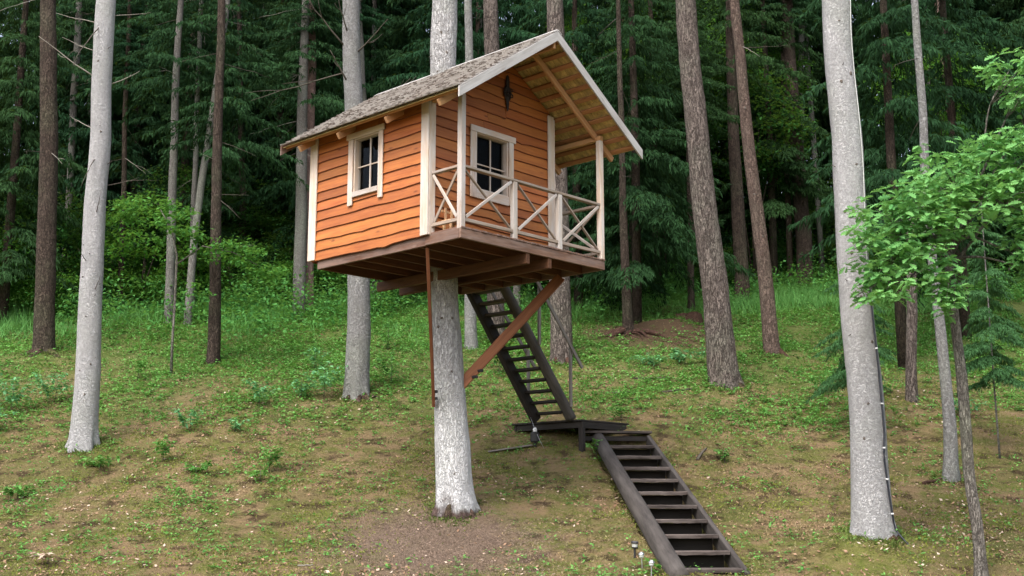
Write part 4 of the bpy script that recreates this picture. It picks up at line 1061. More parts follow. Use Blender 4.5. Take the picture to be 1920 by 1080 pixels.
# ------------------------------------------------------------------ far forest behind everything: one mass
def far_forest():
    pts, rot, scl, var = [], [], [], []
    rs = random.Random(21)
    for row, (y0, y1, dx) in enumerate(((36.8, 39.5, 2.5), (40, 44, 2.8), (45, 51, 3.2), (53, 62, 3.6), (64, 76, 4.2))):
        x = -(8 + y0 * .52)
        while x < 8 + y0 * .52:
            xx, yy = x + rs.uniform(-1.2, 1.2), rs.uniform(y0, y1)
            keep = True
            if 7.8 < xx / yy * 40 < 11.4 and row < 4 and rs.random() < .45: keep = False      # thinner stand: sky shows through here
            if rs.random() < .10: keep = False
            if yy < 42 and 4.5 < xx < 12.5: keep = False
            if keep:
                pts.append((xx, yy, G(xx, yy) + rs.uniform(-.2, .9))); rot.append((0, 0, rs.uniform(0, 6.28))); scl.append(rs.uniform(1.1, 1.65)); var.append(rs.randint(0, 2))
            x += dx
    for _ in range(46):
        yy = rs.uniform(39, 58); xx = rs.uniform(-.56, .56) * yy
        pts.append((xx, yy, G(xx, yy) + rs.uniform(6, 11))); rot.append((0, 0, rs.uniform(0, 6.28))); scl.append(rs.uniform(1.1, 1.5)); var.append(rs.randint(0, 2))
    me = bpy.data.meshes.new('far_forest'); me.from_pydata(pts, [], [])
    a = me.attributes.new('rot', 'FLOAT_VECTOR', 'POINT'); a.data.foreach_set('vector', np.array(rot, np.float32).ravel())
    a = me.attributes.new('scl', 'FLOAT', 'POINT'); a.data.foreach_set('value', np.array(scl, np.float32))
    a = me.attributes.new('var', 'INT', 'POINT'); a.data.foreach_set('value', np.array(var, np.int32))
    o = obj('far_forest', me); tag(o, 'dark mass of spruce forest filling the background', 'forest', kind='stuff')
    ng = bpy.data.node_groups.new('far_forest', 'GeometryNodeTree')
    ng.interface.new_socket('Geometry', in_out='INPUT', socket_type='NodeSocketGeometry'); ng.interface.new_socket('Geometry', in_out='OUTPUT', socket_type='NodeSocketGeometry')
    gi = ng.nodes.new('NodeGroupInput'); go = ng.nodes.new('NodeGroupOutput'); jn = ng.nodes.new('GeometryNodeJoinGeometry')
    def attr(n, t):
        x = ng.nodes.new('GeometryNodeInputNamedAttribute'); x.data_type = t; x.inputs['Name'].default_value = n
        return [s for s in x.outputs if s.enabled and s.name == 'Attribute'][0]
    for v in range(3):
        src = bpy.data.objects.new('spruce_source', CR[v])
        oi = ng.nodes.new('GeometryNodeObjectInfo'); oi.inputs['Object'].default_value = src
        ip = ng.nodes.new('GeometryNodeInstanceOnPoints'); cp = ng.nodes.new('FunctionNodeCompare'); cp.data_type = 'INT'; cp.operation = 'EQUAL'
        ia = [s for s in cp.inputs if s.enabled and s.name == 'A'][0]; ib = [s for s in cp.inputs if s.enabled and s.name == 'B'][0]
        ng.links.new(attr('var', 'INT'), ia); ib.default_value = v
        ng.links.new(cp.outputs[0], ip.inputs['Selection']); ng.links.new(gi.outputs[0], ip.inputs['Points']); ng.links.new(oi.outputs['Geometry'], ip.inputs['Instance'])
        er = ng.nodes.new('FunctionNodeEulerToRotation'); ng.links.new(attr('rot', 'FLOAT_VECTOR'), er.inputs[0]); ng.links.new(er.outputs[0], ip.inputs['Rotation'])
        ng.links.new(attr('scl', 'FLOAT'), ip.inputs['Scale']); ng.links.new(ip.outputs[0], jn.inputs[0])
    ng.links.new(jn.outputs[0], go.inputs[0])
    md = o.modifiers.new('instances', 'NODES'); md.node_group = ng
far_forest()

# ------------------------------------------------------------------ broadleaf shrubs and undergrowth
def leaf_clumps(n_cl, per, spread, rad, Ls, Ws, flat=.5, shell=True):
    """clusters of leaves spread through an ellipsoid (spread = radii)"""
    c = rand_dirs(n_cl) * (rng.uniform(.45, 1., n_cl) ** .6)[:, None] * np.array(spread)[None]
    idx = np.repeat(np.arange(n_cl), per)
    off = rng.normal(0, 1, (len(idx), 3)) * rad * np.array([1, 1, flat])[None]
    base = c[idx] + off
    d = unit(np.stack([rng.normal(0, 1, len(idx)), rng.normal(0, 1, len(idx)), rng.normal(-.25, .35, len(idx))], 1))
    side = unit(np.cross(d, np.array([0, 0, 1.])[None] + rng.normal(0, .35, (len(idx), 3))))
    return kites(base, d, side, rng.uniform(*Ls, len(idx)), rng.uniform(*Ws, len(idx)), .12)
SH = []
for sp_, ncl in (((1.3, 1.1, 1.0), 60), ((1.6, 1.3, 1.5), 90), ((1.0, 1.0, .7), 42)):
    V, F = leaf_clumps(ncl, 70, sp_, .20, (.07, .13), (.045, .085)); V[:, 2] += sp_[2] * .9; SH.append((V, F))
SHM = []
for V, F in SH:
    row = []
    for mt in ('broad', 'broad_bright'):
        me = mesh_np('shrub_leaves', V, F); me.materials.append(M[mt]); row.append(me)
    SHM.append(row)
SHRUBS = [  # x, y, z lift, scale, variant, bright, label
 (3.6, 36.8, 6.4, 1.1, 0, 1, 'bright leaves right of the roof, upper bunch'), (5.2, 39.4, 8.6, 1.2, 0, 1, 'bright leaves high behind the big leaning pine'), (7.4, 40.5, 8.2, 1.3, 1, 1, 'tall bright broadleaf crown between the pines and the pale trunk'), (8.6, 41.5, 2.4, 1.3, 1, 1, 'bright leafy bush behind the thick dark trunk'), (-9.4, 40.0, 3.4, 1.2, 0, 1, 'patch of bright leaves high behind the sapling'), (12.8, 34.5, 5.0, 1.2, 1, 1, 'bright broadleaf crown in the upper right'),
 (-14.6, 32.0, .2, 1.2, 0, 1, 'bright bush at the left edge of the picture'), (-12.6, 32.4, .1, .9, 2, 1, 'low bright bush between the dark trunk and the pale left spruce'), (-10.6, 33.6, .3, 1.1, 1, 1, 'broad bright bush right of the pale left spruce'), (-10.0, 34.6, 2.2, 1.0, 0, 0, 'tall leafy bush above the bright one'),
 (-8.1, 34.4, .1, 1.0, 0, 1, 'bright bush right of the sapling stem'), (-6.7, 34.0, .1, .9, 2, 1, 'low bright bush left of the grey and pink trunks'), (-4.6, 35.0, .2, 1.0, 0, 1, 'bright bush showing under the cabin floor corner'), (-1.9, 34.6, .1, .9, 2, 1, 'low bright bush between the host trunk and mossy-footed trunk'),
 (-13.2, 33.2, .3, 1.15, 1, 0, 'leafy bush at the far left behind the dark trunk'),
 (-11.9, 35.2, .3, 1.1, 0, 1, 'light green bush right of the thick dark left trunk'),
 (-9.6, 36.0, .2, 1.1, 2, 0, 'leafy bush left of the sapling'),
 (-8.2, 37.5, .4, 1.2, 1, 0, 'tall bush behind the little sapling'),
 (-6.4, 35.6, .1, 1.0, 0, 0, 'bush below the left end of the cabin'),
 (-5.0, 37.2, .5, 1.2, 1, 0, 'bush seen under the left end of the cabin floor'),
 (-2.6, 36.6, .3, 1.1, 0, 0, 'bush behind the host trunk under the cabin'),
 (.9, 35.4, .3, 1.0, 2, 0, 'bush right of the upper stair'),
 (4.2, 39.5, 2.8, 1.3, 1, 0, 'broadleaf tree crown left of the big leaning pine'),
 (6.2, 38.5, 5.4, 1.35, 1, 1, 'bright green broadleaf crown between the two leaning pines'),
 (7.9, 38.2, 3.6, 1.4, 1, 0, 'dark broadleaf crown right of the slim brown pine'),
 (9.1, 40.5, 6.5, 1.3, 0, 1, 'light green crown beside the thick dark trunk'),
 (8.0, 40.0, .3, 1.1, 0, 0, 'bush in front of the thick dark trunk'),
 (11.6, 36.0, .4, 1.2, 0, 0, 'bush seen below the oak at right'),
 (2.6, 38.0, 7.2, 1.2, 0, 1, 'yellow-green leaves just right of the roof peak'),
 (2.9, 37.4, 5.4, 1.0, 2, 1, 'bright leaves below the roof peak at right'),
 (-7.0, 39.5, 2.2, 1.2, 0, 1, 'yellow-green foliage between trunks left of the eave'),
 (6.4, 36.4, .4, .9, 2, 0, 'low bush at the foot of the shaded trunk'),
]
for q, (x, y, lz, s, v, br, lab) in enumerate(SHRUBS):
    z = G(x, y); t = empty('broadleaf_tree' if lz > 1.5 else 'bush', (x, y, z), q * 1.9); tag(t, lab, 'tree' if lz > 1.5 else 'bush', 'broadleaf growth among the trunks')
    c = obj('crown', SHM[v][br], None, t, (0, 0, lz)); c.scale = (s, s, s)
    for a in range(4):
        e = (random.uniform(-.7, .7) * s, random.uniform(-.7, .7) * s, lz + s * random.uniform(.9, 1.6)); tube('stem', [(0, 0, -.1), (e[0] * .3, e[1] * .3, e[2] * .5), e], [.035, .025, .008], M['bark_dark'], t, 5)

def scatter(n, x0, x1, y0, y1, dens=None):
    x = rng.uniform(x0, x1, n); y = rng.uniform(y0, y1, n)
    if dens is not None:
        keep = rng.uniform(0, 1, n) < dens(x, y); x, y = x[keep], y[keep]
    return x, y
def stuff(name, VF, mat, label, cat_):
    o = obj(name, mesh_np(name, *VF), M[mat]); tag(o, label, cat_, kind='stuff'); return o

# undergrowth band under the trees
x, y = scatter(13500, -22, 19, 28.6, 46, lambda x, y: np.clip((y - 29.2 - 2.0 * vnoise(x * .3, y * .1, 41) - np.where(x > 4, 4.5, 0) - np.where((x > -3) & (x < 4), 1.0, 0)) / 3, 0, 1) * (.6 + .4 * vnoise(x * .5, y * .5, 42)))
z = gz(x, y); h = rng.uniform(.2, 1.25, len(x)) * (1 + .5 * vnoise(x * .6, y * .6, 43)); idx = np.repeat(np.arange(len(x)), 26)
base = np.stack([x[idx] + rng.normal(0, .22, len(idx)), y[idx] + rng.normal(0, .22, len(idx)), z[idx] + h[idx] * rng.uniform(.15, 1.05, len(idx))], 1)
d = unit(np.stack([rng.normal(0, 1, len(idx)), rng.normal(0, 1, len(idx)), rng.normal(-.15, .4, len(idx))], 1)); side = unit(np.cross(d, np.array([0, 0, 1.])[None] + rng.normal(0, .35, (len(idx), 3))))
stuff('undergrowth', kites(base, d, side, rng.uniform(.07, .15, len(idx)), rng.uniform(.045, .09, len(idx)), .12), 'under_leaf', 'leafy undergrowth along the edge of the wood', 'undergrowth')

# thicket further in, one mass of bushes
def thicket():
    rs = random.Random(5); pts, scl = [], []
    for row, (y0, y1, dx, s0, s1) in enumerate(((36, 39, 1.6, .7, 1.2), (40, 45, 2.0, 1.0, 1.7), (47, 55, 2.6, 1.4, 2.2), (58, 70, 3.2, 1.8, 2.8))):
        x = -(8 + y0 * .5)
        while x < 8 + y0 * .5:
            xx, yy = x + rs.uniform(-.8, .8), rs.uniform(y0, y1)
            if not (row == 0 and xx > 3): pts.append((xx, yy, G(xx, yy) - .1)); scl.append(rs.uniform(s0, s1))
            x += dx
    me = bpy.data.meshes.new('thicket'); me.from_pydata(pts, [], [])
    a = me.attributes.new('scl', 'FLOAT', 'POINT'); a.data.foreach_set('value', np.array(scl, np.float32))
    o = obj('thicket', me); tag(o, 'dim leafy thicket deep in the wood', 'thicket', kind='stuff')
    ng = bpy.data.node_groups.new('thicket', 'GeometryNodeTree')
    ng.interface.new_socket('Geometry', in_out='INPUT', socket_type='NodeSocketGeometry'); ng.interface.new_socket('Geometry', in_out='OUTPUT', socket_type='NodeSocketGeometry')
    gi = ng.nodes.new('NodeGroupInput'); go = ng.nodes.new('NodeGroupOutput')
    src = bpy.data.objects.new('bush_source', SHM[1][0]); oi = ng.nodes.new('GeometryNodeObjectInfo'); oi.inputs['Object'].default_value = src
    ip = ng.nodes.new('GeometryNodeInstanceOnPoints'); at = ng.nodes.new('GeometryNodeInputNamedAttribute'); at.data_type = 'FLOAT'; at.inputs['Name'].default_value = 'scl'
    rv = ng.nodes.new('FunctionNodeRandomValue'); rv.data_type = 'FLOAT_VECTOR'; rv.inputs[1].default_value = (0, 0, 6.28); er = ng.nodes.new('FunctionNodeEulerToRotation')
    ng.links.new(rv.outputs[0], er.inputs[0]); ng.links.new(er.outputs[0], ip.inputs['Rotation'])
    ng.links.new(gi.outputs[0], ip.inputs['Points']); ng.links.new(oi.outputs['Geometry'], ip.inputs['Instance'])
    ng.links.new([q for q in at.outputs if q.enabled and q.name == 'Attribute'][0], ip.inputs['Scale']); ng.links.new(ip.outputs[0], go.inputs[0])
    o.modifiers.new('instances', 'NODES').node_group = ng
thicket()

# tall grass along the edge of the wood
def blades(x, y, hmin, hmax, w, lean=.35):
    n = len(x); z = gz(x, y); b = np.stack([x, y, z - .01], 1); d = unit(np.stack([rng.normal(0, lean, n), rng.normal(0, lean, n), np.ones(n)], 1))
    s = unit(np.cross(d, rand_dirs(n))); L = rng.uniform(hmin, hmax, n)
    return kites(b, d, s, L, w, .12, .3)
x, y = scatter(110000, -15, 14, 26.5, 40, lambda x, y: np.clip((y - 28.4 - 1.6 * vnoise(x * .25, y * .25, 51) - np.where(x > -1.8, 2.2, 0)) / 2.5, 0, 1) * np.clip(.25 + 1.1 * vnoise(x * .6, y * .6, 52), .02, 1))
stuff('tall_grass', blades(x, y, .14, .62, .02), 'grass', 'tall green grass along the edge of the wood', 'grass')

def patch(x, y): return np.clip(1.6 - (np.hypot(x + 1.2, (y - 17.7)) + .7 * vnoise(x * .9, y * .9, 91)) / 1.25, 0, 1)
# low leafy ground cover: dense up the slope, patchy in the foreground
def cov_d(x, y):
    far = np.clip((y - 22.2 - 2.5 * vnoise(x * .3, y * .3, 61)) / 5, 0, 1) * np.clip(.42 + .85 * vnoise(x * .9, y * .9, 62) + (y - 25) * .05, np.where(y > 25, .22, .02), 1)
    left = np.clip(1 - abs(x + 6.0) / 3.4, 0, 1) * np.clip(1 - abs(y - 20.2) / 2.6, 0, 1) * np.clip(.15 + 1.6 * vnoise(x * 1.3, y * 1.3, 63), 0, 1)
    some = .05 + .20 * np.clip(-.05 + 1.8 * vnoise(x * .8, y * .8, 64), 0, 1)
    bare = np.exp(-((x - 3.5) ** 2 + (y - 30.3) ** 2) / 4.5)
    return np.clip(far * .9 + left * .9 + some, 0, 1) * (1 - bare) * (1 - .93 * patch(x, y))
x, y = scatter(105000, -15, 14, 15.5, 38, cov_d)
z = gz(x, y); idx = np.repeat(np.arange(len(x)), 7); h = rng.uniform(.02, .12, len(x))
base = np.stack([x[idx] + rng.normal(0, .045, len(idx)), y[idx] + rng.normal(0, .045, len(idx)), z[idx] + h[idx] * rng.uniform(.3, 1., len(idx))], 1)
d = unit(np.stack([rng.normal(0, 1, len(idx)), rng.normal(0, 1, len(idx)), rng.normal(.15, .35, len(idx))], 1)); side = unit(np.cross(d, np.array([0, 0, 1.])[None] + rng.normal(0, .3, (len(idx), 3))))
stuff('ground_cover', kites(base, d, side, rng.uniform(.03, .08, len(idx)) * np.where(base[:, 1] < 23, .95, 1.1), rng.uniform(.022, .05, len(idx)) * np.where(base[:, 1] < 23, .9, 1.1), .1), 'cover', 'low green leafy ground cover on the slope', 'ground cover')

# moss and needles giving the floor its nap
def patch(x, y): return np.clip(1.6 - (np.hypot(x + 1.2, (y - 17.7)) + .7 * vnoise(x * .9, y * .9, 91)) / 1.25, 0, 1)
x, y = scatter(90000, -4, 2, 15.4, 20.5, patch); n = len(x)
b = np.stack([x, y, gz(x, y) - .002], 1); d = unit(np.stack([rng.normal(0, 1, n), rng.normal(0, 1, n), rng.uniform(.1, .6, n)], 1))
stuff('needle_litter', kites(b, d, perp(d), rng.uniform(.02, .055, n), rng.uniform(.004, .010, n), 0., .4), 'needle', 'reddish brown needle litter around the foot of the host trunk', 'needles')
x, y = scatter(400000, -13, 12, 14.6, 32, lambda x, y: np.clip(1.25 - (y - 15) / 14, .18, 1) * np.clip(.6 + .8 * vnoise(x * 1.2, y * 1.2, 71), .15, 1) * (1 - .9 * patch(x, y)))
n = len(x); b = np.stack([x, y, gz(x, y) - .004], 1); d = unit(np.stack([rng.normal(0, 1, n), rng.normal(0, 1, n), rng.uniform(.15, .9, n)], 1))
stuff('moss_and_needles', kites(b, d, perp(d), rng.uniform(.022, .06, n), rng.uniform(.006, .014, n), 0., .4), 'mossblade', 'short moss and fallen needles covering the forest floor', 'moss')

x, y = scatter(190000, -11, 11, 14.8, 28, lambda x, y: np.clip(1.2 - (y - 15) / 16, .2, 1) * np.clip(.25 + 1.2 * vnoise(x * .7, y * .7, 95) + .8 * vnoise(x * 2.7, y * 2.7, 96), .02, 1) * (1 - .92 * patch(x, y)))
n = len(x); b = np.stack([x, y, gz(x, y) - .004], 1); d = unit(np.stack([rng.normal(0, .8, n), rng.normal(0, .8, n), rng.uniform(.2, 1.2, n)], 1))
stuff('moss_carpet', kites(b, d, perp(d), rng.uniform(.02, .06, n), rng.uniform(.010, .022, n), .1, .45), 'carpet', 'yellow-green moss and short grass carpeting the slope', 'moss')
# moss and tufts gathered round the feet of the trunks
parts = []
for qi, rr, nn in ((0, .34, 900), (1, .33, 1300), (29, .38, 1500), (13, .34, 900), (23, .40, 1000), (24, .26, 500), (19, .34, 600), (30, .18, 350), (2, .34, 700), (8, .2, 350)):
    bx_, by_, bz_ = ROOTS[qi][0].location; a = rng.uniform(0, 6.283, nn); r_ = rr * (.82 + np.abs(rng.normal(0, .42, nn))) + .15 * vnoise(a * 2, a * 0 + qi, 17)
    x = bx_ + np.cos(a) * r_; y = by_ + np.sin(a) * r_; b = np.stack([x, y, gz(x, y) - .01], 1); d = unit(np.stack([np.cos(a) * .4 + rng.normal(0, .6, nn), np.sin(a) * .4 + rng.normal(0, .6, nn), rng.uniform(.3, 1.2, nn)], 1))
    parts.append(kites(b, d, perp(d), rng.uniform(.03, .11, nn), rng.uniform(.008, .03, nn), .15, .4))
stuff('moss_collar', cat(parts), 'collar', 'moss and small tufts around the feet of the trunks', 'moss')

# dry leaves lying about
def litter(n, dens, Ls, mat, name, label):
    x, y = scatter(n, -10, 11, 14.8, 31, dens); n = len(x)
    a = rng.uniform(0, 6.283, n); d = unit(np.stack([np.cos(a), np.sin(a), rng.normal(.1, .25, n) + .33 * np.sin(a)], 1)); sd_ = unit(np.cross(d, np.array([0, -.35, 1.])[None] + rng.normal(0, .35, (n, 3))))
    b = np.stack([x, y, gz(x, y) + rng.uniform(.004, .02, n)], 1)
    L = rng.uniform(*Ls, n); W = L * rng.uniform(.4, .75, n)
    stuff(name, kites(b, d, sd_, L, W, -.1), mat, label, 'dry leaves')
litter(42000, lambda x, y: np.clip(1.1 - (y - 15) / 15, .1, 1) * np.clip(.3 + 1.1 * vnoise(x * 1.1, y * 1.1, 81), .04, 1), (.02, .07), 'litter', 'leaf_litter', 'brown and pink dry leaves strewn over the slope')
litter(11000, lambda x, y: np.clip(1.1 - (y - 15) / 14, .05, 1) * np.clip(.05 + 1.4 * vnoise(x * .9, y * .9, 82), .02, 1), (.02, .075), 'litter_pale', 'pale_leaf_litter', 'bleached dry leaves scattered on the slope')

# fallen sticks
def stick(x, y, L, az, r, lab, mat='twig'):
    P = []
    for t in np.linspace(-.5, .5, 6):
        px, py = x + math.cos(az) * L * t, y + math.sin(az) * L * t; P.append((px - x, py - y, G(px, py) - G(x, y) + r * .8 + random.uniform(-.01, .01)))
    o = tube('fallen_stick', P, np.linspace(r, r * .6, 6), M[mat], None, 6, rough=.1); o.location = (x, y, G(x, y)); tag(o, lab, 'stick')
stick(3.5, 25.1, .75, .25, .022, 'dark stick on the slope left of the big leaning pine foot'); stick(2.35, 25.0, .5, .0, .02, 'short dark stick below the bare-root spruce')
stick(3.1, 26.0, .9, .1, .018, 'thin stick lying between the roots and the big pine'); stick(7.05, 20.3, .45, .5, .03, 'reddish bark piece at the foot of the slim grey right trunk', 'redroot')
stick(3.35, 21.25, .4, 1.0, .028, 'curved dead root beside the moss hump right of the steps', 'twig'); stick(-2.85, 16.9, .22, -.2, .012, 'small bleached chip of wood low in the foreground', 'twig_pale')

# ------------------------------------------------------------------ small seedlings that stand out on the slope
def leaflet_plant(x, y, h, spread, n, mat, lab, L=(.06, .12), fern=True, nm='seedling'):
    z = G(x, y); parts = []
    ns = max(3, n // 14); rs = np.random.default_rng(int(abs(x * 97 + y * 31) * 10))
    for s in range(ns):
        a = rs.uniform(0, 6.283); tilt = rs.uniform(.15, 1.) * spread; top = np.array([math.cos(a) * tilt, math.sin(a) * tilt, h * rs.uniform(.55, 1.)])
        m = n // ns; t = rs.uniform(.3, 1.05, m); b = top[None] * t[:, None]; b[:, 2] = top[2] * np.sin(np.clip(t, 0, 1.2) * 1.45)
        d = unit(np.stack([rs.normal(0, 1, m), rs.normal(0, 1, m), rs.normal(-.1, .25, m)], 1)); sd_ = unit(np.cross(d, np.array([0, 0, 1.])[None] + rs.normal(0, .25, (m, 3))))
        parts.append(kites(b, d, sd_, rs.uniform(*L, m), rs.uniform(L[0] * .5, L[1] * .55, m), .12))
    V, F = cat(parts); o = empty(nm, (x, y, z)); tag(o, lab, 'plant', 'seedlings on the slope')
    obj('leaves', mesh_np('leaves', V, F), M[mat], o); tube('stem', [(0, 0, -.03), (.01, 0, h * .5), (0, .02, h * .85)], [.007, .006, .003], M['twig'], o, 5)
PL = [(-4.15, 20.65, .38, .25, 110, 'cover', 'bright green seedling alone on the lower left slope'), (-4.2, 20.15, .2, .25, 60, 'cover', 'low seedling just below the bright green one'),
 (-5.1, 24.1, .45, .32, 130, 'cover_dark', 'feathery seedling halfway between pale left spruce and host trunk'), (-3.86, 24.5, .6, .42, 230, 'cover_dark', 'largest feathery seedling left of the mossy-footed trunk'),
 (-4.35, 24.6, .4, .25, 90, 'cover_dark', 'small feathery seedling left of the largest one'), (-10.0, 23.9, .6, .5, 260, 'cover_dark', 'feathery plant clump at the left edge'), (-9.4, 24.6, .5, .4, 190, 'cover_dark', 'second feathery clump just right of the left edge'),
 (-9.9, 22.9, .4, .4, 150, 'cover_dark', 'lower feathery clump at the left edge'), (-6.08, 21.0, .36, .22, 90, 'cover', 'upright seedling right of the pale left spruce foot'), (-.29, 26.25, .75, .45, 150, 'broad', 'dark broad-leaved plant under the upper stair'),
 (3.96, 27.2, .3, .6, 200, 'cover_dark', 'feathery patch left of the big pine'), (3.2, 26.9, .25, .5, 150, 'cover_dark', 'low feathery patch below the bare roots'), (-6.07, 22.6, .34, .3, 120, 'cover_dark', 'feathery seedling behind the pale left spruce foot'),
 (-8.2, 26.1, .4, .22, 100, 'cover', 'yellow-green seedling right of the dark trunk foot'), (-5.35, 20.45, .16, .3, 90, 'cover', 'low leafy tuft on the left slope'), (-5.22, 22.6, .2, .2, 60, 'cover_dark', 'tiny seedling mid slope'),
 (-4.44, 26.75, .4, .25, 90, 'cover_dark', 'seedling left of the grey trunk behind the cabin'), (3.7, 21.0, .22, .15, 50, 'cover', 'tiny green plant right of the steps'), (1.86, 16.35, .17, .12, 14, 'broad_bright', 'bright broad-leaved sprig by the lowest path light'),
 (-6.41, 16.9, .15, .15, 24, 'litter_pale', 'pale withered sprig in the lower left corner'), (-3.0, 28.6, .5, .4, 120, 'grass', 'grassy clump left of the host trunk'), (2.1, 23.1, .25, .2, 60, 'cover', 'small plant beside the landing'), (-2.6, 25.6, .55, .4, 140, 'grass', 'grassy clump right of the mossy-footed trunk'),
 (7.6, 24.8, .3, .5, 140, 'cover', 'leafy patch behind the slim grey right trunk'), (6.5, 25.2, .35, .35, 110, 'grass', 'grassy tuft left of the slim grey right trunk'), (8.9, 23.6, .3, .4, 110, 'cover_dark', 'leafy patch at the right edge'), (-7.1, 20.8, .2, .35, 110, 'cover', 'leafy tuft at the foot of the pale left spruce'), (-8.0, 19.6, .2, .4, 120, 'cover', 'leafy patch at the lower left'), (1.5, 21.5, .22, .15, 40, 'cover', 'small plant beside the landing post')]
for x, y, h, sp_, n, mt, lab in PL: leaflet_plant(x, y, h * 1.3, sp_ * 1.35, int(n * 1.7), mt, lab, (.06, .12) if mt != 'broad' and n > 30 else (.09, .15))
for q, t in enumerate((.16, .27, .36, .45, .62, .075)):      # weeds between the treads of the lower stair
    x_, y_ = 2.66 - .61 * t + (.18 if q % 2 else -.12), 16.45 + 5.6 * t; leaflet_plant(x_, y_, .14, .16, 40, 'cover', ['weed between the second and third lowest steps', 'weed tuft around the fourth lowest step', 'weeds below the fifth lowest step', 'weeds mid flight between the poles', 'small weed under the upper treads', 'leafy weed behind the lowest step'][q], (.03, .06), nm='weed')

# the little broadleaf sapling at left
def sapling():
    o = empty('sapling', (-7.66, 26.75, 4.61)); tag(o, 'slender pale-stemmed broadleaf sapling with two flat leafy arms', 'tree')
    tube('stem', [(0, 0, -.15), (-.01, 0, .72), (.0, 0, 1.7), (-.01, 0, 2.7), (-.16, 0, 3.3), (-.46, .05, 3.8)], [.034, .032, .028, .026, .02, .01], M['bark_oak'], o, 8, rough=.06)
    tube('branch', [(0, 0, 2.5), (.6, -.1, 2.9), (1.3, -.1, 2.75), (2.1, 0, 2.35)], [.022, .016, .012, .006], M['bark_oak'], o, 6)
    parts = []
    for c, sp_, n in (((-.55, 0, 3.75), (.95, .5, .32), 26), ((-.1, 0, 3.2), (.7, .4, .25), 13), ((1.2, -.1, 2.75), (.85, .4, .25), 18), ((2.1, 0, 2.45), (.6, .35, .22), 9), ((.55, 0, 1.9), (.35, .25, .2), 3)):
        V, F = leaf_clumps(n, 30, sp_, .11, (.08, .14), (.05, .085), .45); V += np.array(c)[None]; parts.append((V, F))
    obj('crown', mesh_np('crown', *cat(parts)), M['sapling'], o)
sapling()

# ------------------------------------------------------------------ oak at the right
def oak_leaf_mesh(seed_):
    rs = random.Random(seed_); half = [(.0, .006), (.12, .035), (.2, .14), (.28, .065), (.38, .23), (.48, .10), (.58, .28), (.69, .12), (.80, .21), (.88, .10), (.96, .08), (1.0, .0)]
    V = [(0, 0, 0), (.5, 0, -.03), (1.0, 0, -.10)]; L_ = []; R2 = []
    for x_, w_ in half[:-1]:
        w_ *= rs.uniform(.9, 1.15); z_ = w_ * .35 - .10 * x_ * x_
        L_.append(len(V)); V.append((x_, w_, z_)); R2.append(len(V)); V.append((x_, -w_, z_))
    F = []
    for ch, sg in ((L_, 1), (R2, -1)):
        for q in range(len(ch) - 1):
            c = 0 if half[q][0] < .25 else 1
            f = (c, ch[q], ch[q + 1]) if sg < 0 else (c, ch[q + 1], ch[q]); F.append(f)
        F.append((1, ch[-1], 2) if sg < 0 else (1, 2, ch[-1]))
    for c, a in ((0, 1),):
        pass
    q1 = [i_ for i_, h in enumerate(half[:-1]) if h[0] >= .25][0]
    F.append((0, R2[q1], 1)); F.append((0, 1, L_[q1]))
    return np.array(V), F
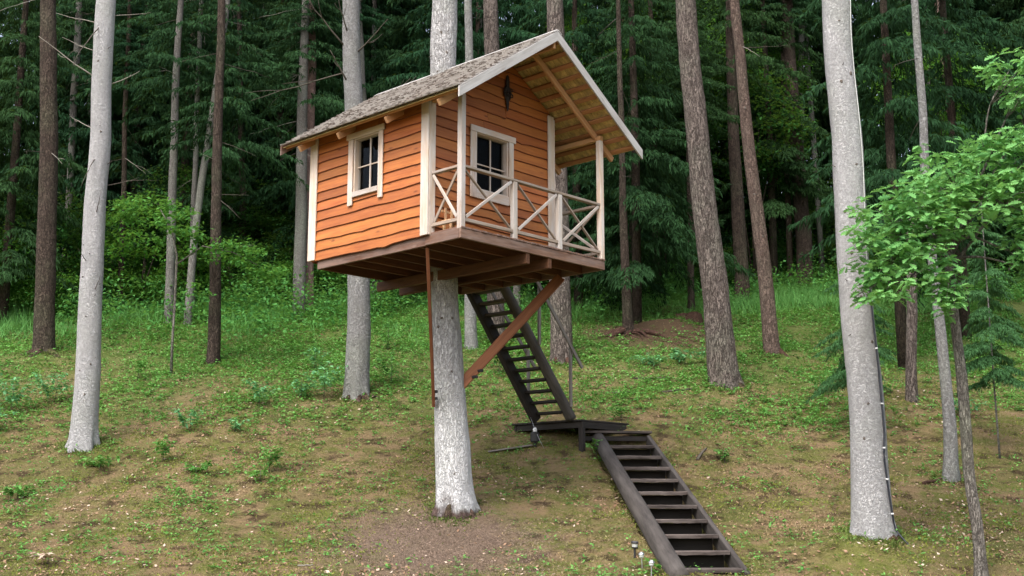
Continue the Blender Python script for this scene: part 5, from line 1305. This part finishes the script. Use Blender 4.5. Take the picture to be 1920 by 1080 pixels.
def oak():
    D = 16.1; path = [(6.14, .67, .084), (6.14, 1.29, .077), (6.09, 1.98, .075), (6.1, 2.69, .072), (6.09, 3.26, .072), (6.05, 3.85, .065), (6.02, 4.43, .062), (6.0, 5.26, .056), (5.99, 5.64, .046), (5.94, 6.02, .03)]
    o = empty('oak_tree', (6.14, D, .67)); tag(o, 'young oak with a wavy slim trunk and lobed leaves at the right', 'tree')
    me, R_ = trunk_mesh(D, path, 6.0, 22, 77, .25, .15, .05); obj('trunk', me, M['bark_oak'], o)
    org = np.array([6.14, D, .67])
    # limbs and leaf clusters: (centre world, radii, leaves)
    CL = [((5.05, 15.6, 5.25), (.55, .5, .38), 230), ((4.85, 15.6, 4.85), (.38, .4, .28), 120), ((4.72, 15.5, 4.45), (.25, .3, .18), 60), ((5.45, 15.5, 5.55), (.5, .5, .35), 230), ((5.35, 15.4, 5.05), (.5, .45, .33), 190), ((5.9, 15.6, 5.95), (.5, .5, .32), 230), ((5.95, 15.3, 5.45), (.45, .45, .33), 150),
          ((6.4, 15.6, 6.15), (.5, .5, .36), 260), ((6.85, 15.5, 6.15), (.45, .5, .42), 260), ((6.75, 15.3, 5.65), (.45, .45, .35), 170), ((6.95, 15.6, 5.1), (.35, .4, .38), 130), ((6.85, 15.5, 4.75), (.3, .3, .18), 60), ((5.72, 15.4, 4.55), (.24, .25, .24), 95), ((5.66, 15.35, 4.28), (.18, .2, .14), 50), ((5.15, 15.3, 4.55), (.35, .35, .22), 75),
          ((6.85, 15.6, 7.55), (.36, .4, .22), 95), ((6.98, 15.6, 7.22), (.25, .3, .14), 40), ((7.4, 15.8, 6.2), (.6, .5, .7), 260), ((7.35, 15.8, 7.4), (.5, .5, .5), 140), ((6.3, 16.6, 6.35), (.8, .6, .4), 200), ((5.4, 16.5, 5.6), (.7, .5, .4), 150)]
    fork = np.array([6.0, D, 5.1])
    for (c, r, n) in CL:
        c = np.array(c); st = fork + np.array([0, 0, rng.uniform(-.35, .5)])
        m1 = st + (c - st) * .45 + rng.normal(0, .07, 3) + np.array([0, 0, .1]); m2 = st + (c - st) * .8 + rng.normal(0, .06, 3)
        P = resample([tuple(p_ - org) + (0,) for p_ in (st, m1, m2, c)], .1)[:, :3]
        tube('limb', P, np.linspace(.026, .006, len(P)), M['bark_oak'], o, 6, rough=.08)
        for _ in range(5):
            e = c + rand_dirs(1)[0] * np.array(r) * .9; P = [m2 - org, (m2 + e) / 2 - org + rng.normal(0, .03, 3), e - org]; tube('twig', P, [.008, .006, .003], M['bark_oak'], o, 4)
    LM = [oak_leaf_mesh(q) for q in range(4)]
    pos, dr, nrm, sz = [], [], [], []
    for (c, r, n) in CL:
        k_ = max(3, int(n * 1.6) // 7); cc = np.array(c) + rand_dirs(k_) * (rng.uniform(.3, 1., k_) ** .5)[:, None] * np.array(r) * np.array([1., 1., 1.35])
        for q in range(k_):                  # each twig end carries a rosette of leaves
            m = 7; a = rng.uniform(0, 6.283) + np.arange(m) * 2.4; tilt = rng.normal(-.2, .3, m)
            dd = unit(np.stack([np.cos(a), np.sin(a), tilt], 1)); nn = unit(np.array([0, 0, 1.])[None] + rng.normal(0, .55, (m, 3)) + np.array([0, -.3, 0])[None])
            pos.append(cc[q][None] + dd * .015 + rng.normal(0, .02, (m, 3))); dr.append(dd); nrm.append(nn); sz.append(rng.uniform(.095, .185, m))
    pos, dr, nrm, sz = map(np.concatenate, (pos, dr, nrm, sz))
    order = np.argsort(pos[:, 1] - .35 * pos[:, 2] * 0 - sz * 3)
    shared = []
    for V, F in LM:
        me = mesh_pd('leaf', V, F); me.materials.append(M['oakleaf']); shared.append(me)
    VV, FF, off = [], [], 0
    for rank, q in enumerate(order):
        x = Vector(dr[q]); zz = Vector(nrm[q]); y_ = zz.cross(x).normalized(); zz = x.cross(y_)
        if rank < 300:
            m = Matrix((x * sz[q], y_ * sz[q], zz * sz[q])).transposed().to_4x4(); m.translation = Vector(pos[q] - org)
            obj('leaf', shared[rank % 4], None, o, mw=m)
        else:
            V, F = LM[rank % 4]; A = np.stack([np.array(x), np.array(y_), np.array(zz)]) * sz[q]
            VV.append(V @ A + (pos[q] - org)[None]); FF.append(np.array(F) + off); off += len(V)
    tag(obj('foliage', mesh_np('foliage', np.concatenate(VV), np.concatenate(FF)), M['oakleaf'], o), kind='stuff')
oak()

# ------------------------------------------------------------------ cable stapled down the right-hand trunk
def cable():
    rt, R_ = ROOTS[29]; b = np.array(rt.location)
    o = empty('trunk_cable', tuple(b)); tag(o, 'thin cable, white above and black below, clipped down the pale right-hand trunk', 'cable')
    def on(z, s):            # s = sideways fraction of the radius
        q = int(np.argmin(abs(R_[:, 2] - z))); c, r = R_[q, :3], R_[q, 3] * (1.03 + .16 * math.exp(-max(z, 0) / .22) * 1.2) + .008
        return (c[0] + r * s, c[1] - r * math.sqrt(max(0, 1 - s * s)), z)
    bl = [on(z, s) for z, s in ((.28, .78), (.45, .72), (.7, .66), (1.05, .58), (1.35, .50), (1.6, .60), (2.0, .62), (2.5, .64), (3.0, .66), (3.6, .68), (4.05, .66))]
    bl = [(.62, -.62, -.36), (.50, -.55, -.22), (.40, -.46, -.02)] + bl
    P = resample([p + (0,) for p in bl], .08)[:, :3]; tube('black_cable', P, [.014] * len(P), M['blackcable'], o, 6)
    P = resample([on(z, s) + (0,) for z, s in ((4.0, .66), (4.4, .58), (5.0, .66), (5.7, .72), (6.4, .70), (7.0, .76), (7.7, .72), (8.4, .78), (9.5, .76))], .1)[:, :3]; tube('white_cable', P, [.0065] * len(P), M['lens'], o, 6)
    for z, s in ((.5, .71), (.98, .59), (1.42, .52), (2.05, .62), (2.85, .65), (3.55, .68), (4.02, .66)):
        p = on(z, s); abox('clip', p[0] - .02, p[0] + .02, p[1] - .018, p[1] + .010, z - .010, z + .010, M['whiteplastic'], o, c=.003)
cable()

# ------------------------------------------------------------------ solar path lights
def lathe(name, prof, mat, parent, sg=14):
    V, F = [], []
    for r, z in prof:
        for a in range(sg): t = 2 * math.pi * a / sg; V.append((r * math.cos(t), r * math.sin(t), z))
    for q in range(len(prof) - 1):
        for a in range(sg): F.append((q * sg + a, q * sg + (a + 1) % sg, (q + 1) * sg + (a + 1) % sg, (q + 1) * sg + a))
    F += [tuple(range(sg))[::-1], tuple(range((len(prof) - 1) * sg, len(prof) * sg))]
    return obj(name, mesh_pd(name, V, F), mat, parent)
def path_light(x, y, kind, lab, lean):
    o = empty('path_light', (x, y, G(x, y)), 0); tag(o, lab, 'garden light', 'solar path lights'); o.rotation_euler = (0, lean, 0)
    if kind == 'black':
        lathe('stake', [(.016, -.08), (.016, .13)], M['darkmetal'], o); lathe('collar', [(.03, .125), (.048, .135), (.048, .145), (.03, .15)], M['darkmetal'], o)
        lathe('lens', [(.036, .149), (.044, .195)], M['lens'], o); lathe('cap', [(.052, .194), (.054, .206), (.046, .222)], M['darkmetal'], o); lathe('solar_panel', [(.044, .2225), (.040, .226)], M['solar'], o)
    else:
        lathe('stake', [(.007, -.08), (.007, .15)], M['steel'], o); lathe('lens', [(.014, .149), (.030, .165), (.036, .195)], M['lens'], o); lathe('cap', [(.040, .194), (.043, .20), (.036, .212), (.022, .226)], M['steel'], o); lathe('solar_panel', [(.022, .2262), (.014, .230)], M['whiteplastic'], o)
path_light(1.71, 17.05, 'black', 'black solar path light, the uppermost of the three beside the steps', .02)
path_light(1.76, 16.55, 'steel', 'steel solar path light, the middle one of the three', -.05)
path_light(1.83, 16.12, 'steel', 'steel solar path light, lowest, at the bottom edge of the picture', .03)

# lantern under the landing and the loose plank in front of it
lz = G(.40, 21.9)
o = empty('lantern', (.42, 21.95, lz)); tag(o, 'small dark lantern with a white cap under the edge of the landing', 'lantern')
lathe('body', [(.07, .10), (.085, .12), (.085, .26), (.06, .29)], M['darkmetal'], o); lathe('cap', [(.035, .29), (.04, .34), (.02, .37)], M['whiteplastic'], o)
tube('wire', [(-.08, 0, .55), (0, -.05, .33), (.09, -.1, .12), (.16, -.14, -.02)], [.003] * 4, M['steel'], o, 5)
lathe('stand', [(.03, -.05), (.03, .10)], M['darkmetal'], o)
p0, p1 = (-.42, 21.72), (.36, 21.95)
V0 = Vector((p0[0], p0[1], G(*p0) + .02)); V1 = Vector((p1[0], p1[1], G(*p1) + .03))
pk = beam('loose_plank', V0, V1, .12, .03, M['greypole']); tag(pk, 'weathered loose plank lying on the ground left of the landing', 'plank')
